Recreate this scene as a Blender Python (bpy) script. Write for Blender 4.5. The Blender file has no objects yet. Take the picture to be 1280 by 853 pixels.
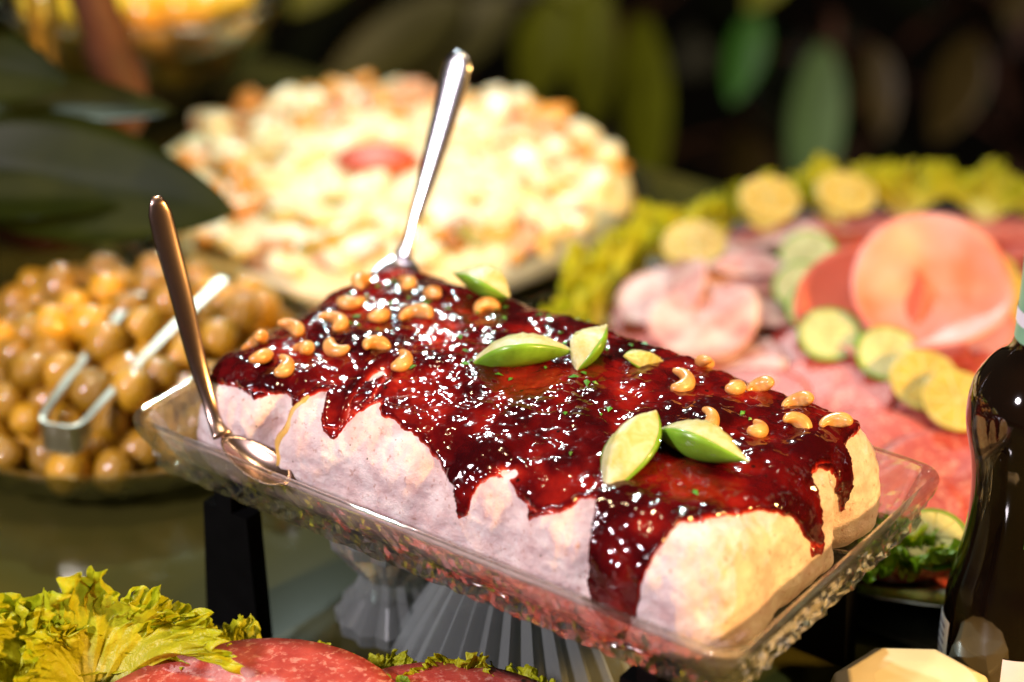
import bpy, math, random
import numpy as np
from mathutils import Vector, Matrix
from mathutils.bvhtree import BVHTree

R = math.radians
random.seed(7)
rng = np.random.default_rng(11)
scene = bpy.context.scene
COL = scene.collection

# ---------------------------------------------------------------- camera
cam_d = bpy.data.cameras.new('camera')
cam = bpy.data.objects.new('camera', cam_d)
COL.objects.link(cam)
cam.location = (0.0, 0.0, 0.793)
cam.rotation_euler = (R(90 - 28.1), 0, 0)
cam_d.sensor_width = 36
cam_d.lens = 84.1
cam_d.clip_start = 0.05
cam_d.clip_end = 100
cam_d.dof.use_dof = True
cam_d.dof.focus_distance = 1.255
cam_d.dof.aperture_fstop = 2.6
scene.camera = cam

# ---------------------------------------------------------------- world, light, exposure
world = bpy.data.worlds.new('World')
scene.world = world
world.use_nodes = True
wb = world.node_tree.nodes['Background']
wb.inputs['Color'].default_value = (0.9, 0.72, 0.5, 1)
wb.inputs['Strength'].default_value = 0.03

def aim(o, target):
    d = Vector(target) - o.location
    o.rotation_euler = d.to_track_quat('-Z', 'Y').to_euler()

def area(name, loc, target, size, power, color):
    l = bpy.data.lights.new(name, 'AREA')
    l.shape = 'DISK'; l.size = size; l.energy = power; l.color = color
    o = bpy.data.objects.new(name, l); COL.objects.link(o)
    o.location = loc; aim(o, target)
    return o

def spot(name, loc, target, angle, blend, radius, power, color):
    l = bpy.data.lights.new(name, 'SPOT')
    l.spot_size = R(angle); l.spot_blend = blend; l.shadow_soft_size = radius
    l.energy = power; l.color = color
    o = bpy.data.objects.new(name, l); COL.objects.link(o)
    o.location = loc; aim(o, target)
    return o

# cool white lamp beyond the table, glinting in the sauce
spot('back_lamp', (-0.30, 3.2, 1.75), (0, 1.2, 0.1), 40, 0.5, 0.05, 230, (0.82, 1.0, 0.97))
# soft white lamp on the camera's left
spot('left_lamp', (-1.35, 0.0, 1.35), (-0.02, 1.10, 0.1), 40, 0.7, 0.12, 218, (1.0, 0.89, 0.96))
# warm bulb on the right
spot('right_lamp', (1.30, 0.22, 0.88), (0.14, 1.12, 0.1), 40, 0.7, 0.08, 235, (1.0, 0.58, 0.17))
# warm downlight over the far dishes
spot('warm_downlight', (-0.3, 1.2, 2.3), (-0.18, 1.66, 0.03), 52, 0.6, 0.08, 74, (1.0, 0.79, 0.46))
spot('platter_downlight', (0.75, 1.0, 2.1), (0.28, 1.42, 0.03), 34, 0.8, 0.08, 36, (1.0, 0.80, 0.58))

scene.view_settings.view_transform = 'Standard'
scene.view_settings.look = 'None'
scene.view_settings.gamma = 1
scene.view_settings.use_curve_mapping = False
scene.view_settings.exposure = 0
cy = scene.cycles
cy.use_denoising = True
cy.max_bounces = 12
cy.transmission_bounces = 8
cy.transparent_max_bounces = 16
cy.glossy_bounces = 5
cy.diffuse_bounces = 3
cy.caustics_reflective = False
cy.caustics_refractive = False
cy.sample_clamp_indirect = 6

# ---------------------------------------------------------------- mesh helpers
def mesh(name, V, F, mat=None, parent=None, smooth=True, mats=None, mi=None):
    me = bpy.data.meshes.new(name)
    me.from_pydata([tuple(map(float, v)) for v in V], [], [tuple(map(int, f)) for f in F])
    if mats:
        for m in mats: me.materials.append(m)
        if mi is not None: me.polygons.foreach_set('material_index', list(map(int, mi)))
    elif mat: me.materials.append(mat)
    me.polygons.foreach_set('use_smooth', [smooth] * len(me.polygons))
    me.update()
    o = bpy.data.objects.new(name, me); COL.objects.link(o)
    if parent is not None: o.parent = parent
    return o

def share(name, me, parent=None, loc=None, rot=None, scale=None):
    o = bpy.data.objects.new(name, me); COL.objects.link(o)
    if parent is not None: o.parent = parent
    if loc is not None: o.location = loc
    if rot is not None: o.rotation_euler = rot
    if scale is not None: o.scale = scale
    return o

def tag(o, label=None, cat=None, group=None, kind=None):
    if label: o['label'] = label
    if cat: o['category'] = cat
    if group: o['group'] = group
    if kind: o['kind'] = kind
    return o

def thing(name, label, cat, loc=(0, 0, 0), rotz=0, group=None):
    o = bpy.data.objects.new(name, None); COL.objects.link(o)
    o.empty_display_size = 0.02
    o.location = loc; o.rotation_euler = (0, 0, rotz)
    return tag(o, label, cat, group)

def grid_faces(nu, nv, wrap_u=False, wrap_v=False, off=0):
    F = []
    for i in range(nu if wrap_u else nu - 1):
        for j in range(nv if wrap_v else nv - 1):
            a = i * nv + j; b = ((i + 1) % nu) * nv + j
            c = ((i + 1) % nu) * nv + (j + 1) % nv; d = i * nv + (j + 1) % nv
            F.append((a + off, b + off, c + off, d + off))
    return F

def lathe(prof, n=48, rib=None):
    """closed or open profile [(r, z)] turned about z; rib(theta, k) scales the radius"""
    V = []
    m = len(prof)
    for i in range(n):
        t = 2 * math.pi * i / n
        for k, (r, z) in enumerate(prof):
            s = rib(t, k) if rib else 1
            V.append((r * s * math.cos(t), r * s * math.sin(t), z))
    return V, grid_faces(n, m, wrap_u=True)

def tube(path, radii, n=10, flat=None, up=(0, 0, 1)):
    """radii per point; flat: per point (width, thick) elliptical section"""
    V = []; F = []
    P = [Vector(p) for p in path]
    m = len(P)
    side = None
    for i in range(m):
        t = (P[min(i + 1, m - 1)] - P[max(i - 1, 0)]).normalized()
        if side is None:
            s = t.cross(Vector(up))
            if s.length < 1e-4: s = t.cross(Vector((1, 0, 0)))
        else:
            s = side - t * side.dot(t)
        s.normalize(); side = s
        u = s.cross(t).normalized()
        w, h = flat[i] if flat else (radii[i], radii[i])
        for k in range(n):
            a = 2 * math.pi * k / n
            V.append(P[i] + s * (w * math.cos(a)) + u * (h * math.sin(a)))
    F = [(i * n + k, i * n + (k + 1) % n, (i + 1) * n + (k + 1) % n, (i + 1) * n + k) for i in range(m - 1) for k in range(n)]
    F.append(tuple(range(n))[::-1]); F.append(tuple(range((m - 1) * n, m * n)))
    return V, F

def box(x0, x1, y0, y1, z0, z1):
    V = [(x, y, z) for x in (x0, x1) for y in (y0, y1) for z in (z0, z1)]
    F = [(0, 1, 3, 2), (4, 6, 7, 5), (0, 4, 5, 1), (2, 3, 7, 6), (0, 2, 6, 4), (1, 5, 7, 3)]
    return V, F

def bez(pts, n):
    """Catmull-Rom through pts"""
    P = [Vector(p) for p in pts]
    P = [P[0] * 2 - P[1]] + P + [P[-1] * 2 - P[-2]]
    out = []
    segs = len(P) - 3
    for i in range(n):
        t = i / (n - 1) * segs
        k = min(int(t), segs - 1); f = t - k
        a, b, c, d = P[k:k + 4]
        out.append(0.5 * ((2 * b) + (c - a) * f + (2 * a - 5 * b + 4 * c - d) * f * f + (3 * b - a - 3 * c + d) * f ** 3))
    return out

# vectorised gradient noise
_perm = rng.permutation(256)
_perm = np.concatenate([_perm, _perm, _perm])
_grad = rng.normal(size=(256, 3)); _grad /= np.linalg.norm(_grad, axis=1)[:, None]
def noise(P, s=1.0, off=0.0):
    P = np.asarray(P, float) * s + off
    I = np.floor(P).astype(int); f = P - I; I &= 255
    w = f * f * f * (f * (f * 6 - 15) + 10)
    out = 0
    for dx in (0, 1):
        for dy in (0, 1):
            for dz in (0, 1):
                h = _perm[_perm[_perm[(I[:, 0] + dx) & 255] + ((I[:, 1] + dy) & 255)] + ((I[:, 2] + dz) & 255)]
                g = _grad[h & 255]
                d = (g * (f - np.array([dx, dy, dz]))).sum(1)
                wt = (w[:, 0] if dx else 1 - w[:, 0]) * (w[:, 1] if dy else 1 - w[:, 1]) * (w[:, 2] if dz else 1 - w[:, 2])
                out = out + d * wt
    return out
def sstep(a, b, x):
    t = np.clip((x - a) / (b - a), 0, 1)
    return t * t * (3 - 2 * t)
# ---------------------------------------------------------------- the loaf's surface (tray frame: x long, y deep, z up)
TRAY_XY = (0.0086, 1.1235); TRAY_ROT = R(-36)
TRAY_Z = 0.094; FLOOR_Z = TRAY_Z + 0.006
HX, HY, HZ, RAD = 0.172, 0.091, 0.061, 0.026
LOAF_DY = 0.004

def loaf_base(step):
    nx, ny, nz = int(2 * HX / step), int(2 * HY / step), int(HZ / step)
    xs = np.linspace(-HX, HX, nx + 1); ys = np.linspace(-HY, HY, ny + 1); zs = np.linspace(0, HZ, nz + 1)
    V = {}; L = []; F = []
    def vid(i, j, k):
        key = (i, j, k)
        if key not in V:
            V[key] = len(L); L.append((xs[i], ys[j], zs[k]))
        return V[key]
    for i in range(nx):
        for j in range(ny):
            F.append((vid(i, j, nz), vid(i + 1, j, nz), vid(i + 1, j + 1, nz), vid(i, j + 1, nz)))
    for i in range(nx):
        for k in range(nz):
            F.append((vid(i, 0, k), vid(i + 1, 0, k), vid(i + 1, 0, k + 1), vid(i, 0, k + 1)))
            F.append((vid(i, ny, k), vid(i, ny, k + 1), vid(i + 1, ny, k + 1), vid(i + 1, ny, k)))
    for j in range(ny):
        for k in range(nz):
            F.append((vid(nx, j, k), vid(nx, j + 1, k), vid(nx, j + 1, k + 1), vid(nx, j, k + 1)))
            F.append((vid(0, j, k), vid(0, j, k + 1), vid(0, j + 1, k + 1), vid(0, j + 1, k)))
    return np.array(L), np.array(F)

def vnormals(P, F):
    a = P[F[:, 2]] - P[F[:, 0]]; b = P[F[:, 3]] - P[F[:, 1]]
    n = np.cross(a, b)
    N = np.zeros_like(P)
    for k in range(4): np.add.at(N, F[:, k], n)
    return N / (np.linalg.norm(N, axis=1)[:, None] + 1e-12)

def groove(x, c, w): return np.exp(-((x - c) / w) ** 2)

def loaf_shape(B):
    q = B.copy()
    q[:, 0] = np.clip(B[:, 0], -HX + RAD, HX - RAD)
    q[:, 1] = np.clip(B[:, 1], -HY + RAD, HY - RAD)
    q[:, 2] = np.minimum(B[:, 2], HZ - RAD)
    d = B - q
    n = d / (np.linalg.norm(d, axis=1)[:, None] + 1e-12)
    P = q + n * RAD
    x, y, z = P.T
    zz = np.clip(z / HZ, 0, 1)
    out = np.zeros(len(P))
    # sides lean out towards the base, then tuck under
    side = 1 - np.abs(n[:, 2])
    out += side * (0.0055 * (1 - zz) ** 1.3 - 0.006 * np.clip(1 - z / 0.010, 0, 1) ** 2)
    # rolls: soft creases down the long side and the ends
    near = np.clip(-n[:, 1], 0, 1); end = np.clip(n[:, 0], 0, 1); lend = np.clip(-n[:, 0], 0, 1)
    wob = 0.006 * noise(P, 30, 3.3)
    for c, w, a in ((-0.112, 0.007, 0.010), (-0.055, 0.010, 0.002), (-0.004, 0.008, 0.0035), (0.052, 0.009, 0.0035), (0.098, 0.008, 0.0025)):
        out -= near * a * groove(x + wob, c + 0.2 * (z - 0.03), w)
    for c, w, a in ((0.036, 0.008, 0.011), (-0.03, 0.012, 0.002)):
        out -= end * a * groove(y + wob, c, w) * sstep(HZ + 0.01, 0.02, z)
    out -= lend * 0.006 * groove(y, -0.01, 0.012)
    out += 0.0032 * noise(P, 28, 9.1) + 0.0024 * noise(P, 62, 2.7) + 0.0014 * noise(P, 150, 5.5) + 0.0006 * noise(P, 330, 1.5)
    P = P + n * out[:, None]
    top = np.clip(n[:, 2], 0, 1)
    P[:, 2] += top * 0.010 * (1 - (x / HX) ** 2) * (1 - (y / HY) ** 2)
    P[:, 2] = np.maximum(P[:, 2], 0.0)
    P[B[:, 2] <= 1e-9, 2] = 0.0
    return P

# ---------------------------------------------------------------- materials
def new_mat(name):
    m = bpy.data.materials.new(name); m.use_nodes = True
    nt = m.node_tree
    return m, nt, nt.nodes['Principled BSDF']

def ramp(nt, fac, stops):
    r = nt.nodes.new('ShaderNodeValToRGB')
    el = r.color_ramp.elements
    while len(el) < len(stops): el.new(0.5)
    for e, (p, c) in zip(el, stops):
        e.position = p; e.color = (*c, 1)
    nt.links.new(fac, r.inputs['Fac'])
    return r.outputs['Color']

def ntex(nt, scale, detail=4, rough=0.55, coord='Object', dist=0.0):
    tc = nt.nodes.new('ShaderNodeTexCoord')
    n = nt.nodes.new('ShaderNodeTexNoise')
    n.inputs['Scale'].default_value = scale; n.inputs['Detail'].default_value = detail
    n.inputs['Roughness'].default_value = rough; n.inputs['Distortion'].default_value = dist
    nt.links.new(tc.outputs[coord], n.inputs['Vector'])
    return n.outputs['Fac']

def vtex(nt, scale, feature='F1', rnd=1.0):
    tc = nt.nodes.new('ShaderNodeTexCoord')
    n = nt.nodes.new('ShaderNodeTexVoronoi'); n.feature = feature
    n.inputs['Scale'].default_value = scale; n.inputs['Randomness'].default_value = rnd
    nt.links.new(tc.outputs['Object'], n.inputs['Vector'])
    return n.outputs['Distance']

def mixc(nt, fac, a, b, mode='MIX'):
    n = nt.nodes.new('ShaderNodeMix'); n.data_type = 'RGBA'; n.blend_type = mode
    for s, v in ((n.inputs[0], fac), (n.inputs[6], a), (n.inputs[7], b)):
        if isinstance(v, (int, float)): s.default_value = v
        elif isinstance(v, tuple): s.default_value = (*v, 1)
        else: nt.links.new(v, s)
    return n.outputs[2]

def bump(nt, b, height, strength, dist):
    n = nt.nodes.new('ShaderNodeBump')
    n.inputs['Strength'].default_value = strength; n.inputs['Distance'].default_value = dist
    nt.links.new(height, n.inputs['Height']); nt.links.new(n.outputs['Normal'], b.inputs['Normal'])
    return n

def simple(name, color, rough=0.5, var=0.15, scale=40, metal=0, sss=0, bump_s=0.0, spec=0.5, coat=0):
    m, nt, b = new_mat(name)
    f = ntex(nt, scale, 5)
    lo = tuple(c * (1 - var) for c in color); hi = tuple(min(1, c * (1 + var)) for c in color)
    nt.links.new(ramp(nt, f, [(0.3, lo), (0.7, hi)]), b.inputs['Base Color'])
    b.inputs['Roughness'].default_value = rough; b.inputs['Metallic'].default_value = metal
    b.inputs['Specular IOR Level'].default_value = spec
    if coat: b.inputs['Coat Weight'].default_value = coat; b.inputs['Coat Roughness'].default_value = 0.08
    if sss:
        b.inputs['Subsurface Weight'].default_value = sss
        b.inputs['Subsurface Radius'].default_value = (0.01, 0.005, 0.003); b.inputs['Subsurface Scale'].default_value = 0.6
    if bump_s: bump(nt, b, f, bump_s, 0.002)
    return m

def glass_mat(name, color=(0.97, 0.98, 0.96), clear=0.5, rough=0.0, ior=1.48, milky=0.0):
    m, nt, b = new_mat(name)
    nt.nodes.remove(b)
    out = nt.nodes['Material Output']
    g = nt.nodes.new('ShaderNodeBsdfGlass'); g.inputs['IOR'].default_value = ior
    g.inputs['Roughness'].default_value = rough; g.inputs['Color'].default_value = (*color, 1)
    t = nt.nodes.new('ShaderNodeBsdfTransparent'); t.inputs['Color'].default_value = (*color, 1)
    mx = nt.nodes.new('ShaderNodeMixShader'); mx.inputs[0].default_value = clear
    nt.links.new(g.outputs[0], mx.inputs[1]); nt.links.new(t.outputs[0], mx.inputs[2])
    last = mx
    if milky:   # faint scatter of pressed glass
        df = nt.nodes.new('ShaderNodeBsdfTranslucent'); df.inputs['Color'].default_value = (0.92, 1, 0.98, 1)
        d2 = nt.nodes.new('ShaderNodeBsdfDiffuse'); d2.inputs['Color'].default_value = (0.92, 1, 0.98, 1)
        m1 = nt.nodes.new('ShaderNodeMixShader'); nt.links.new(df.outputs[0], m1.inputs[1]); nt.links.new(d2.outputs[0], m1.inputs[2])
        m2 = nt.nodes.new('ShaderNodeMixShader'); m2.inputs[0].default_value = milky
        nt.links.new(mx.outputs[0], m2.inputs[1]); nt.links.new(m1.outputs[0], m2.inputs[2]); last = m2
    nt.links.new(last.outputs[0], out.inputs['Surface'])
    return m

# pale creamy loaf with pink mottling and fine herb specks
M_loaf, nt, b = new_mat('cream_loaf')
base = ramp(nt, ntex(nt, 55, 7, 0.68), [(0.34, (0.66, 0.44, 0.42)), (0.5, (0.77, 0.60, 0.58)), (0.66, (0.87, 0.77, 0.74))])
sp = ramp(nt, ntex(nt, 260, 3, 0.6), [(0.62, (0, 0, 0)), (0.70, (1, 1, 1))])
base = mixc(nt, sp, base, (0.55, 0.33, 0.28))
sp2 = ramp(nt, vtex(nt, 120), [(0.055, (1, 1, 1)), (0.09, (0, 0, 0))])
sp2b = ramp(nt, ntex(nt, 60, 2), [(0.5, (0, 0, 0)), (0.58, (1, 1, 1))])
sp2 = mixc(nt, 1.0, sp2, sp2b, 'MULTIPLY')
base = mixc(nt, sp2, base, (0.16, 0.12, 0.08))
nt.links.new(base, b.inputs['Base Color'])
b.inputs['Roughness'].default_value = 0.42
b.inputs['Subsurface Weight'].default_value = 0.15
b.inputs['Subsurface Radius'].default_value = (0.006, 0.003, 0.002); b.inputs['Subsurface Scale'].default_value = 0.5
bump(nt, b, ntex(nt, 210, 8, 0.75), 0.9, 0.0022)

# glossy dark red fruit sauce; thin where it runs out
M_jam, nt, b = new_mat('red_sauce')
at = nt.nodes.new('ShaderNodeAttribute'); at.attribute_name = 'thick'
n1 = ntex(nt, 55, 5, 0.6)
ad = nt.nodes.new('ShaderNodeMath'); ad.operation = 'MULTIPLY_ADD'; ad.inputs[1].default_value = 0.55
nt.links.new(n1, ad.inputs[0]); nt.links.new(at.outputs['Fac'], ad.inputs[2])
base = ramp(nt, ad.outputs[0], [(0.22, (0.70, 0.25, 0.19)), (0.36, (0.44, 0.035, 0.018)), (0.54, (0.20, 0.007, 0.005)), (0.78, (0.08, 0.002, 0.003)), (1.0, (0.028, 0.001, 0.002))])
seed = ramp(nt, vtex(nt, 105), [(0.10, (1, 1, 1)), (0.16, (0, 0, 0))])
seedm = ramp(nt, ntex(nt, 45, 2), [(0.48, (0, 0, 0)), (0.56, (1, 1, 1))])
seed = mixc(nt, 1.0, seed, seedm, 'MULTIPLY')
base = mixc(nt, seed, base, (0.03, 0.004, 0.004))
nt.links.new(base, b.inputs['Base Color'])
b.inputs['Roughness'].default_value = 0.10
b.inputs['Specular IOR Level'].default_value = 0.6
b.inputs['Subsurface Weight'].default_value = 0.2
b.inputs['Subsurface Radius'].default_value = (0.008, 0.001, 0.001); b.inputs['Subsurface Scale'].default_value = 0.4
bump(nt, b, ntex(nt, 330, 2, 0.5), 0.12, 0.001)

M_crepe = simple('golden_pancake', (0.62, 0.36, 0.08), 0.5, 0.35, 60, sss=0.2, bump_s=0.3)
M_herb = simple('green_herb', (0.05, 0.22, 0.02), 0.4, 0.4, 300)
M_cashew, nt, b = new_mat('roasted_cashew')
nt.links.new(ramp(nt, ntex(nt, 90, 5, 0.6), [(0.3, (0.46, 0.17, 0.035)), (0.55, (0.64, 0.31, 0.09)), (0.75, (0.74, 0.46, 0.20))]), b.inputs['Base Color'])
b.inputs['Roughness'].default_value = 0.3; b.inputs['Subsurface Weight'].default_value = 0.2
b.inputs['Subsurface Radius'].default_value = (0.006, 0.003, 0.001); b.inputs['Subsurface Scale'].default_value = 0.4
b.inputs['Coat Weight'].default_value = 0.3
bump(nt, b, ntex(nt, 400, 4), 0.25, 0.001)

M_rind = simple('green_rind', (0.15, 0.32, 0.02), 0.35, 0.35, 70, sss=0.15, coat=0.2)
M_pulp, nt, b = new_mat('pale_fruit_flesh')
nt.links.new(ramp(nt, ntex(nt, 110, 6, 0.65, dist=0.6), [(0.3, (0.40, 0.36, 0.07)), (0.45, (0.50, 0.47, 0.18)), (0.64, (0.60, 0.57, 0.36))]), b.inputs['Base Color'])
b.inputs['Roughness'].default_value = 0.35; b.inputs['Subsurface Weight'].default_value = 0.3
b.inputs['Subsurface Radius'].default_value = (0.006, 0.006, 0.002); b.inputs['Subsurface Scale'].default_value = 0.5
bump(nt, b, ntex(nt, 350, 5, 0.7), 0.5, 0.0012)

M_glass = glass_mat('cut_glass', (0.98, 0.98, 0.96), 0.55, 0.015, milky=0.018)
M_crystal = glass_mat('clear_crystal', (0.94, 0.98, 0.99), 0.35, 0.14, ior=1.6, milky=0.2)
M_dish = glass_mat('dish_glass', (0.90, 0.93, 0.90), 0.45, 0.05)
M_steel = simple('polished_steel', (0.66, 0.64, 0.68), 0.22, 0.06, 30, metal=1)
M_rose_steel = simple('warm_steel', (0.50, 0.34, 0.28), 0.25, 0.08, 30, metal=1)
M_brushed = simple('satin_steel', (0.80, 0.76, 0.66), 0.28, 0.05, 120, metal=1)
M_black = simple('black_metal', (0.002, 0.002, 0.002), 0.7, 0.3, 60, spec=0.05)

M_table, nt, b = new_mat('olive_glass_top')
nt.links.new(ramp(nt, ntex(nt, 3.5, 3), [(0.3, (0.040, 0.036, 0.008)), (0.7, (0.052, 0.047, 0.011))]), b.inputs['Base Color'])
b.inputs['Roughness'].default_value = 0.08; b.inputs['Specular IOR Level'].default_value = 0.3
bump(nt, b, ntex(nt, 6, 3), 0.04, 0.002)
M_floor = simple('dark_floor', (0.012, 0.010, 0.008), 0.7, 0.3, 4)

M_potato, nt, b = new_mat('roast_potato_skin')
oi = nt.nodes.new('ShaderNodeObjectInfo')
c1 = ramp(nt, ntex(nt, 45, 5, 0.6), [(0.3, (0.44, 0.15, 0.005)), (0.5, (0.76, 0.37, 0.012)), (0.72, (0.90, 0.58, 0.03))])
hs = nt.nodes.new('ShaderNodeHueSaturation')
mr = nt.nodes.new('ShaderNodeMapRange'); mr.inputs['To Min'].default_value = 0.38; mr.inputs['To Max'].default_value = 0.98
nt.links.new(oi.outputs['Random'], mr.inputs['Value']); nt.links.new(mr.outputs[0], hs.inputs['Value'])
nt.links.new(c1, hs.inputs['Color']); nt.links.new(hs.outputs[0], b.inputs['Base Color'])
b.inputs['Roughness'].default_value = 0.3; b.inputs['Coat Weight'].default_value = 0.9; b.inputs['Coat Roughness'].default_value = 0.08
bump(nt, b, ntex(nt, 120, 5), 0.35, 0.002)

def lettuce_mat(name, edge, mid, rib):
    m, nt, b = new_mat(name)
    at = nt.nodes.new('ShaderNodeAttribute'); at.attribute_name = 'rim'
    n1 = ntex(nt, 60, 5, 0.6)
    mm = nt.nodes.new('ShaderNodeMath'); mm.operation = 'MULTIPLY_ADD'; mm.inputs[1].default_value = 0.5; mm.inputs[2].default_value = -0.25
    nt.links.new(n1, mm.inputs[0])
    a2 = nt.nodes.new('ShaderNodeMath'); a2.operation = 'ADD'
    nt.links.new(mm.outputs[0], a2.inputs[0]); nt.links.new(at.outputs['Fac'], a2.inputs[1])
    col = ramp(nt, a2.outputs[0], [(0.15, rib), (0.5, mid), (0.9, edge)])
    nt.links.new(col, b.inputs['Base Color'])
    b.inputs['Roughness'].default_value = 0.38
    bump(nt, b, ntex(nt, 110, 5, 0.6), 0.8, 0.004)
    tr = nt.nodes.new('ShaderNodeBsdfTranslucent'); nt.links.new(col, tr.inputs['Color'])
    mx = nt.nodes.new('ShaderNodeMixShader'); mx.inputs[0].default_value = 0.38
    nt.links.new(b.outputs[0], mx.inputs[1]); nt.links.new(tr.outputs[0], mx.inputs[2])
    nt.links.new(mx.outputs[0], nt.nodes['Material Output'].inputs['Surface'])
    return m
M_lettuce = lettuce_mat('frilly_lettuce', (0.54, 0.56, 0.012), (0.62, 0.60, 0.04), (0.78, 0.74, 0.38))
M_lettuce_green = lettuce_mat('green_lettuce', (0.22, 0.38, 0.012), (0.34, 0.46, 0.03), (0.55, 0.58, 0.25))

M_salami, nt, b = new_mat('salami')
c1 = ramp(nt, ntex(nt, 70, 5, 0.6), [(0.3, (0.30, 0.030, 0.026)), (0.7, (0.50, 0.085, 0.065))])
fat = ramp(nt, ntex(nt, 230, 6, 0.66, dist=0.3), [(0.54, (0, 0, 0)), (0.62, (1, 1, 1))])
fm = ramp(nt, ntex(nt, 30, 3, 0.6), [(0.30, (0.35, 0.35, 0.35)), (0.65, (1, 1, 1))])
c1 = mixc(nt, mixc(nt, 1.0, fat, fm, 'MULTIPLY'), c1, (0.66, 0.30, 0.25))
pep = ramp(nt, vtex(nt, 42), [(0.05, (1, 1, 1)), (0.075, (0, 0, 0))])
c1 = mixc(nt, pep, c1, (0.02, 0.012, 0.01))
nt.links.new(c1, b.inputs['Base Color'])
b.inputs['Roughness'].default_value = 0.48; b.inputs['Subsurface Weight'].default_value = 0.15
b.inputs['Subsurface Radius'].default_value = (0.006, 0.002, 0.002); b.inputs['Subsurface Scale'].default_value = 0.4
bump(nt, b, ntex(nt, 200, 5), 0.4, 0.0012)
M_ham, nt, b = new_mat('pink_ham')
nt.links.new(ramp(nt, ntex(nt, 16, 4, 0.5, dist=0.4), [(0.36, (0.58, 0.14, 0.08)), (0.5, (0.58, 0.24, 0.22)), (0.64, (0.56, 0.30, 0.34))]), b.inputs['Base Color'])
b.inputs['Roughness'].default_value = 0.45
bump(nt, b, ntex(nt, 60, 4), 0.2, 0.002)
M_ham_rim = simple('coral_ham_edge', (0.55, 0.11, 0.06), 0.5, 0.2, 30, sss=0.2)
M_prosciutto, nt, b = new_mat('marbled_pale_ham')
nt.links.new(ramp(nt, ntex(nt, 45, 5, 0.6, dist=1.0), [(0.35, (0.42, 0.13, 0.12)), (0.55, (0.58, 0.34, 0.31)), (0.75, (0.66, 0.52, 0.47))]), b.inputs['Base Color'])
b.inputs['Roughness'].default_value = 0.5
M_lime = simple('lime_flesh', (0.50, 0.49, 0.22), 0.35, 0.2, 120, sss=0.3)
M_lemon = simple('lemon_flesh', (0.46, 0.33, 0.06), 0.4, 0.2, 120, sss=0.3)
M_lemon_rind = simple('lemon_rind', (0.46, 0.38, 0.08), 0.4, 0.2, 60)
M_mayo = simple('pale_dressing', (0.74, 0.65, 0.38), 0.4, 0.12, 25, sss=0.2, bump_s=0.3)
M_chunks = [simple('cream_chunk', (0.80, 0.71, 0.46), 0.4, 0.1, 60, sss=0.2),
            simple('orange_chunk', (0.70, 0.34, 0.06), 0.35, 0.2, 60, sss=0.2),
            simple('ham_chunk', (0.66, 0.32, 0.15), 0.4, 0.2, 60, sss=0.2),
            simple('brown_chunk', (0.38, 0.15, 0.03), 0.45, 0.25, 60),
            simple('herb_chunk', (0.34, 0.30, 0.05), 0.45, 0.25, 60)]
M_tomato = simple('tomato_red', (0.50, 0.07, 0.025), 0.5, 0.25, 40, sss=0.2)
M_fruit = [simple('pineapple', (0.84, 0.60, 0.05), 0.3, 0.2, 60, sss=0.2), simple('mango', (0.76, 0.36, 0.03), 0.3, 0.2, 60, sss=0.2),
           simple('green_grape_flesh', (0.50, 0.50, 0.10), 0.25, 0.2, 60, sss=0.3)]
M_leaf, nt, b = new_mat('dark_glossy_leaf')
nt.links.new(ramp(nt, ntex(nt, 22, 4), [(0.3, (0.008, 0.014, 0.002)), (0.7, (0.020, 0.028, 0.003))]), b.inputs['Base Color'])
b.inputs['Roughness'].default_value = 0.45; b.inputs['Specular IOR Level'].default_value = 0.12
def far_leaf(name, c):
    m, nt, b = new_mat(name)
    nt.links.new(ramp(nt, ntex(nt, 14, 4), [(0.3, tuple(x * 0.75 for x in c)), (0.7, tuple(x * 1.2 for x in c))]), b.inputs['Base Color'])
    b.inputs['Roughness'].default_value = 0.45
    return m
M_far = {'green': far_leaf('leaf_green', (0.05, 0.20, 0.015)), 'olive': far_leaf('leaf_olive', (0.26, 0.30, 0.012)),
         'pale': far_leaf('leaf_pale', (0.17, 0.29, 0.09)), 'tan': far_leaf('leaf_tan', (0.075, 0.05, 0.010)),
         'dark': far_leaf('leaf_dark', (0.006, 0.010, 0.003)), 'grey': far_leaf('leaf_greyish', (0.15, 0.15, 0.055))}
M_bark = simple('brown_bark', (0.10, 0.035, 0.016), 0.6, 0.35, 30, bump_s=0.4)
M_stalk = simple('amber_stalk', (0.34, 0.20, 0.03), 0.5, 0.3, 30)
M_pot = simple('dark_red_pot', (0.045, 0.008, 0.006), 0.25, 0.3, 20)
M_cream = simple('cream_ceramic', (0.78, 0.66, 0.46), 0.3, 0.06, 20, coat=0.3)
M_slate = simple('black_slate', (0.008, 0.008, 0.007), 0.55, 0.4, 40, spec=0.25)
M_bottle, nt, b = new_mat('dark_brown_glass')
nt.links.new(ramp(nt, ntex(nt, 12, 3), [(0.3, (0.004, 0.002, 0.001)), (0.7, (0.007, 0.0035, 0.002))]), b.inputs['Base Color'])
b.inputs['Roughness'].default_value = 0.06; b.inputs['Coat Weight'].default_value = 0.6; b.inputs['Coat Roughness'].default_value = 0.02
M_paper = simple('white_label', (0.72, 0.70, 0.76), 0.55, 0.05, 60)
M_green_paper = simple('green_label', (0.08, 0.26, 0.03), 0.5, 0.15, 60)
M_teal = simple('pale_green_foil', (0.20, 0.42, 0.26), 0.35, 0.1, 60)
M_platter = simple('steel_platter', (0.45, 0.44, 0.42), 0.25, 0.08, 30, metal=1)
M_print = simple('grey_print', (0.25, 0.22, 0.32), 0.6, 0.1, 60)

# ---------------------------------------------------------------- setting: floor, table
def T(x, y, z=0.0):
    """tray/table frame -> world"""
    c, s = math.cos(TRAY_ROT), math.sin(TRAY_ROT)
    return Vector((TRAY_XY[0] + c * x - s * y, TRAY_XY[1] + s * x + c * y, z))

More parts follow.
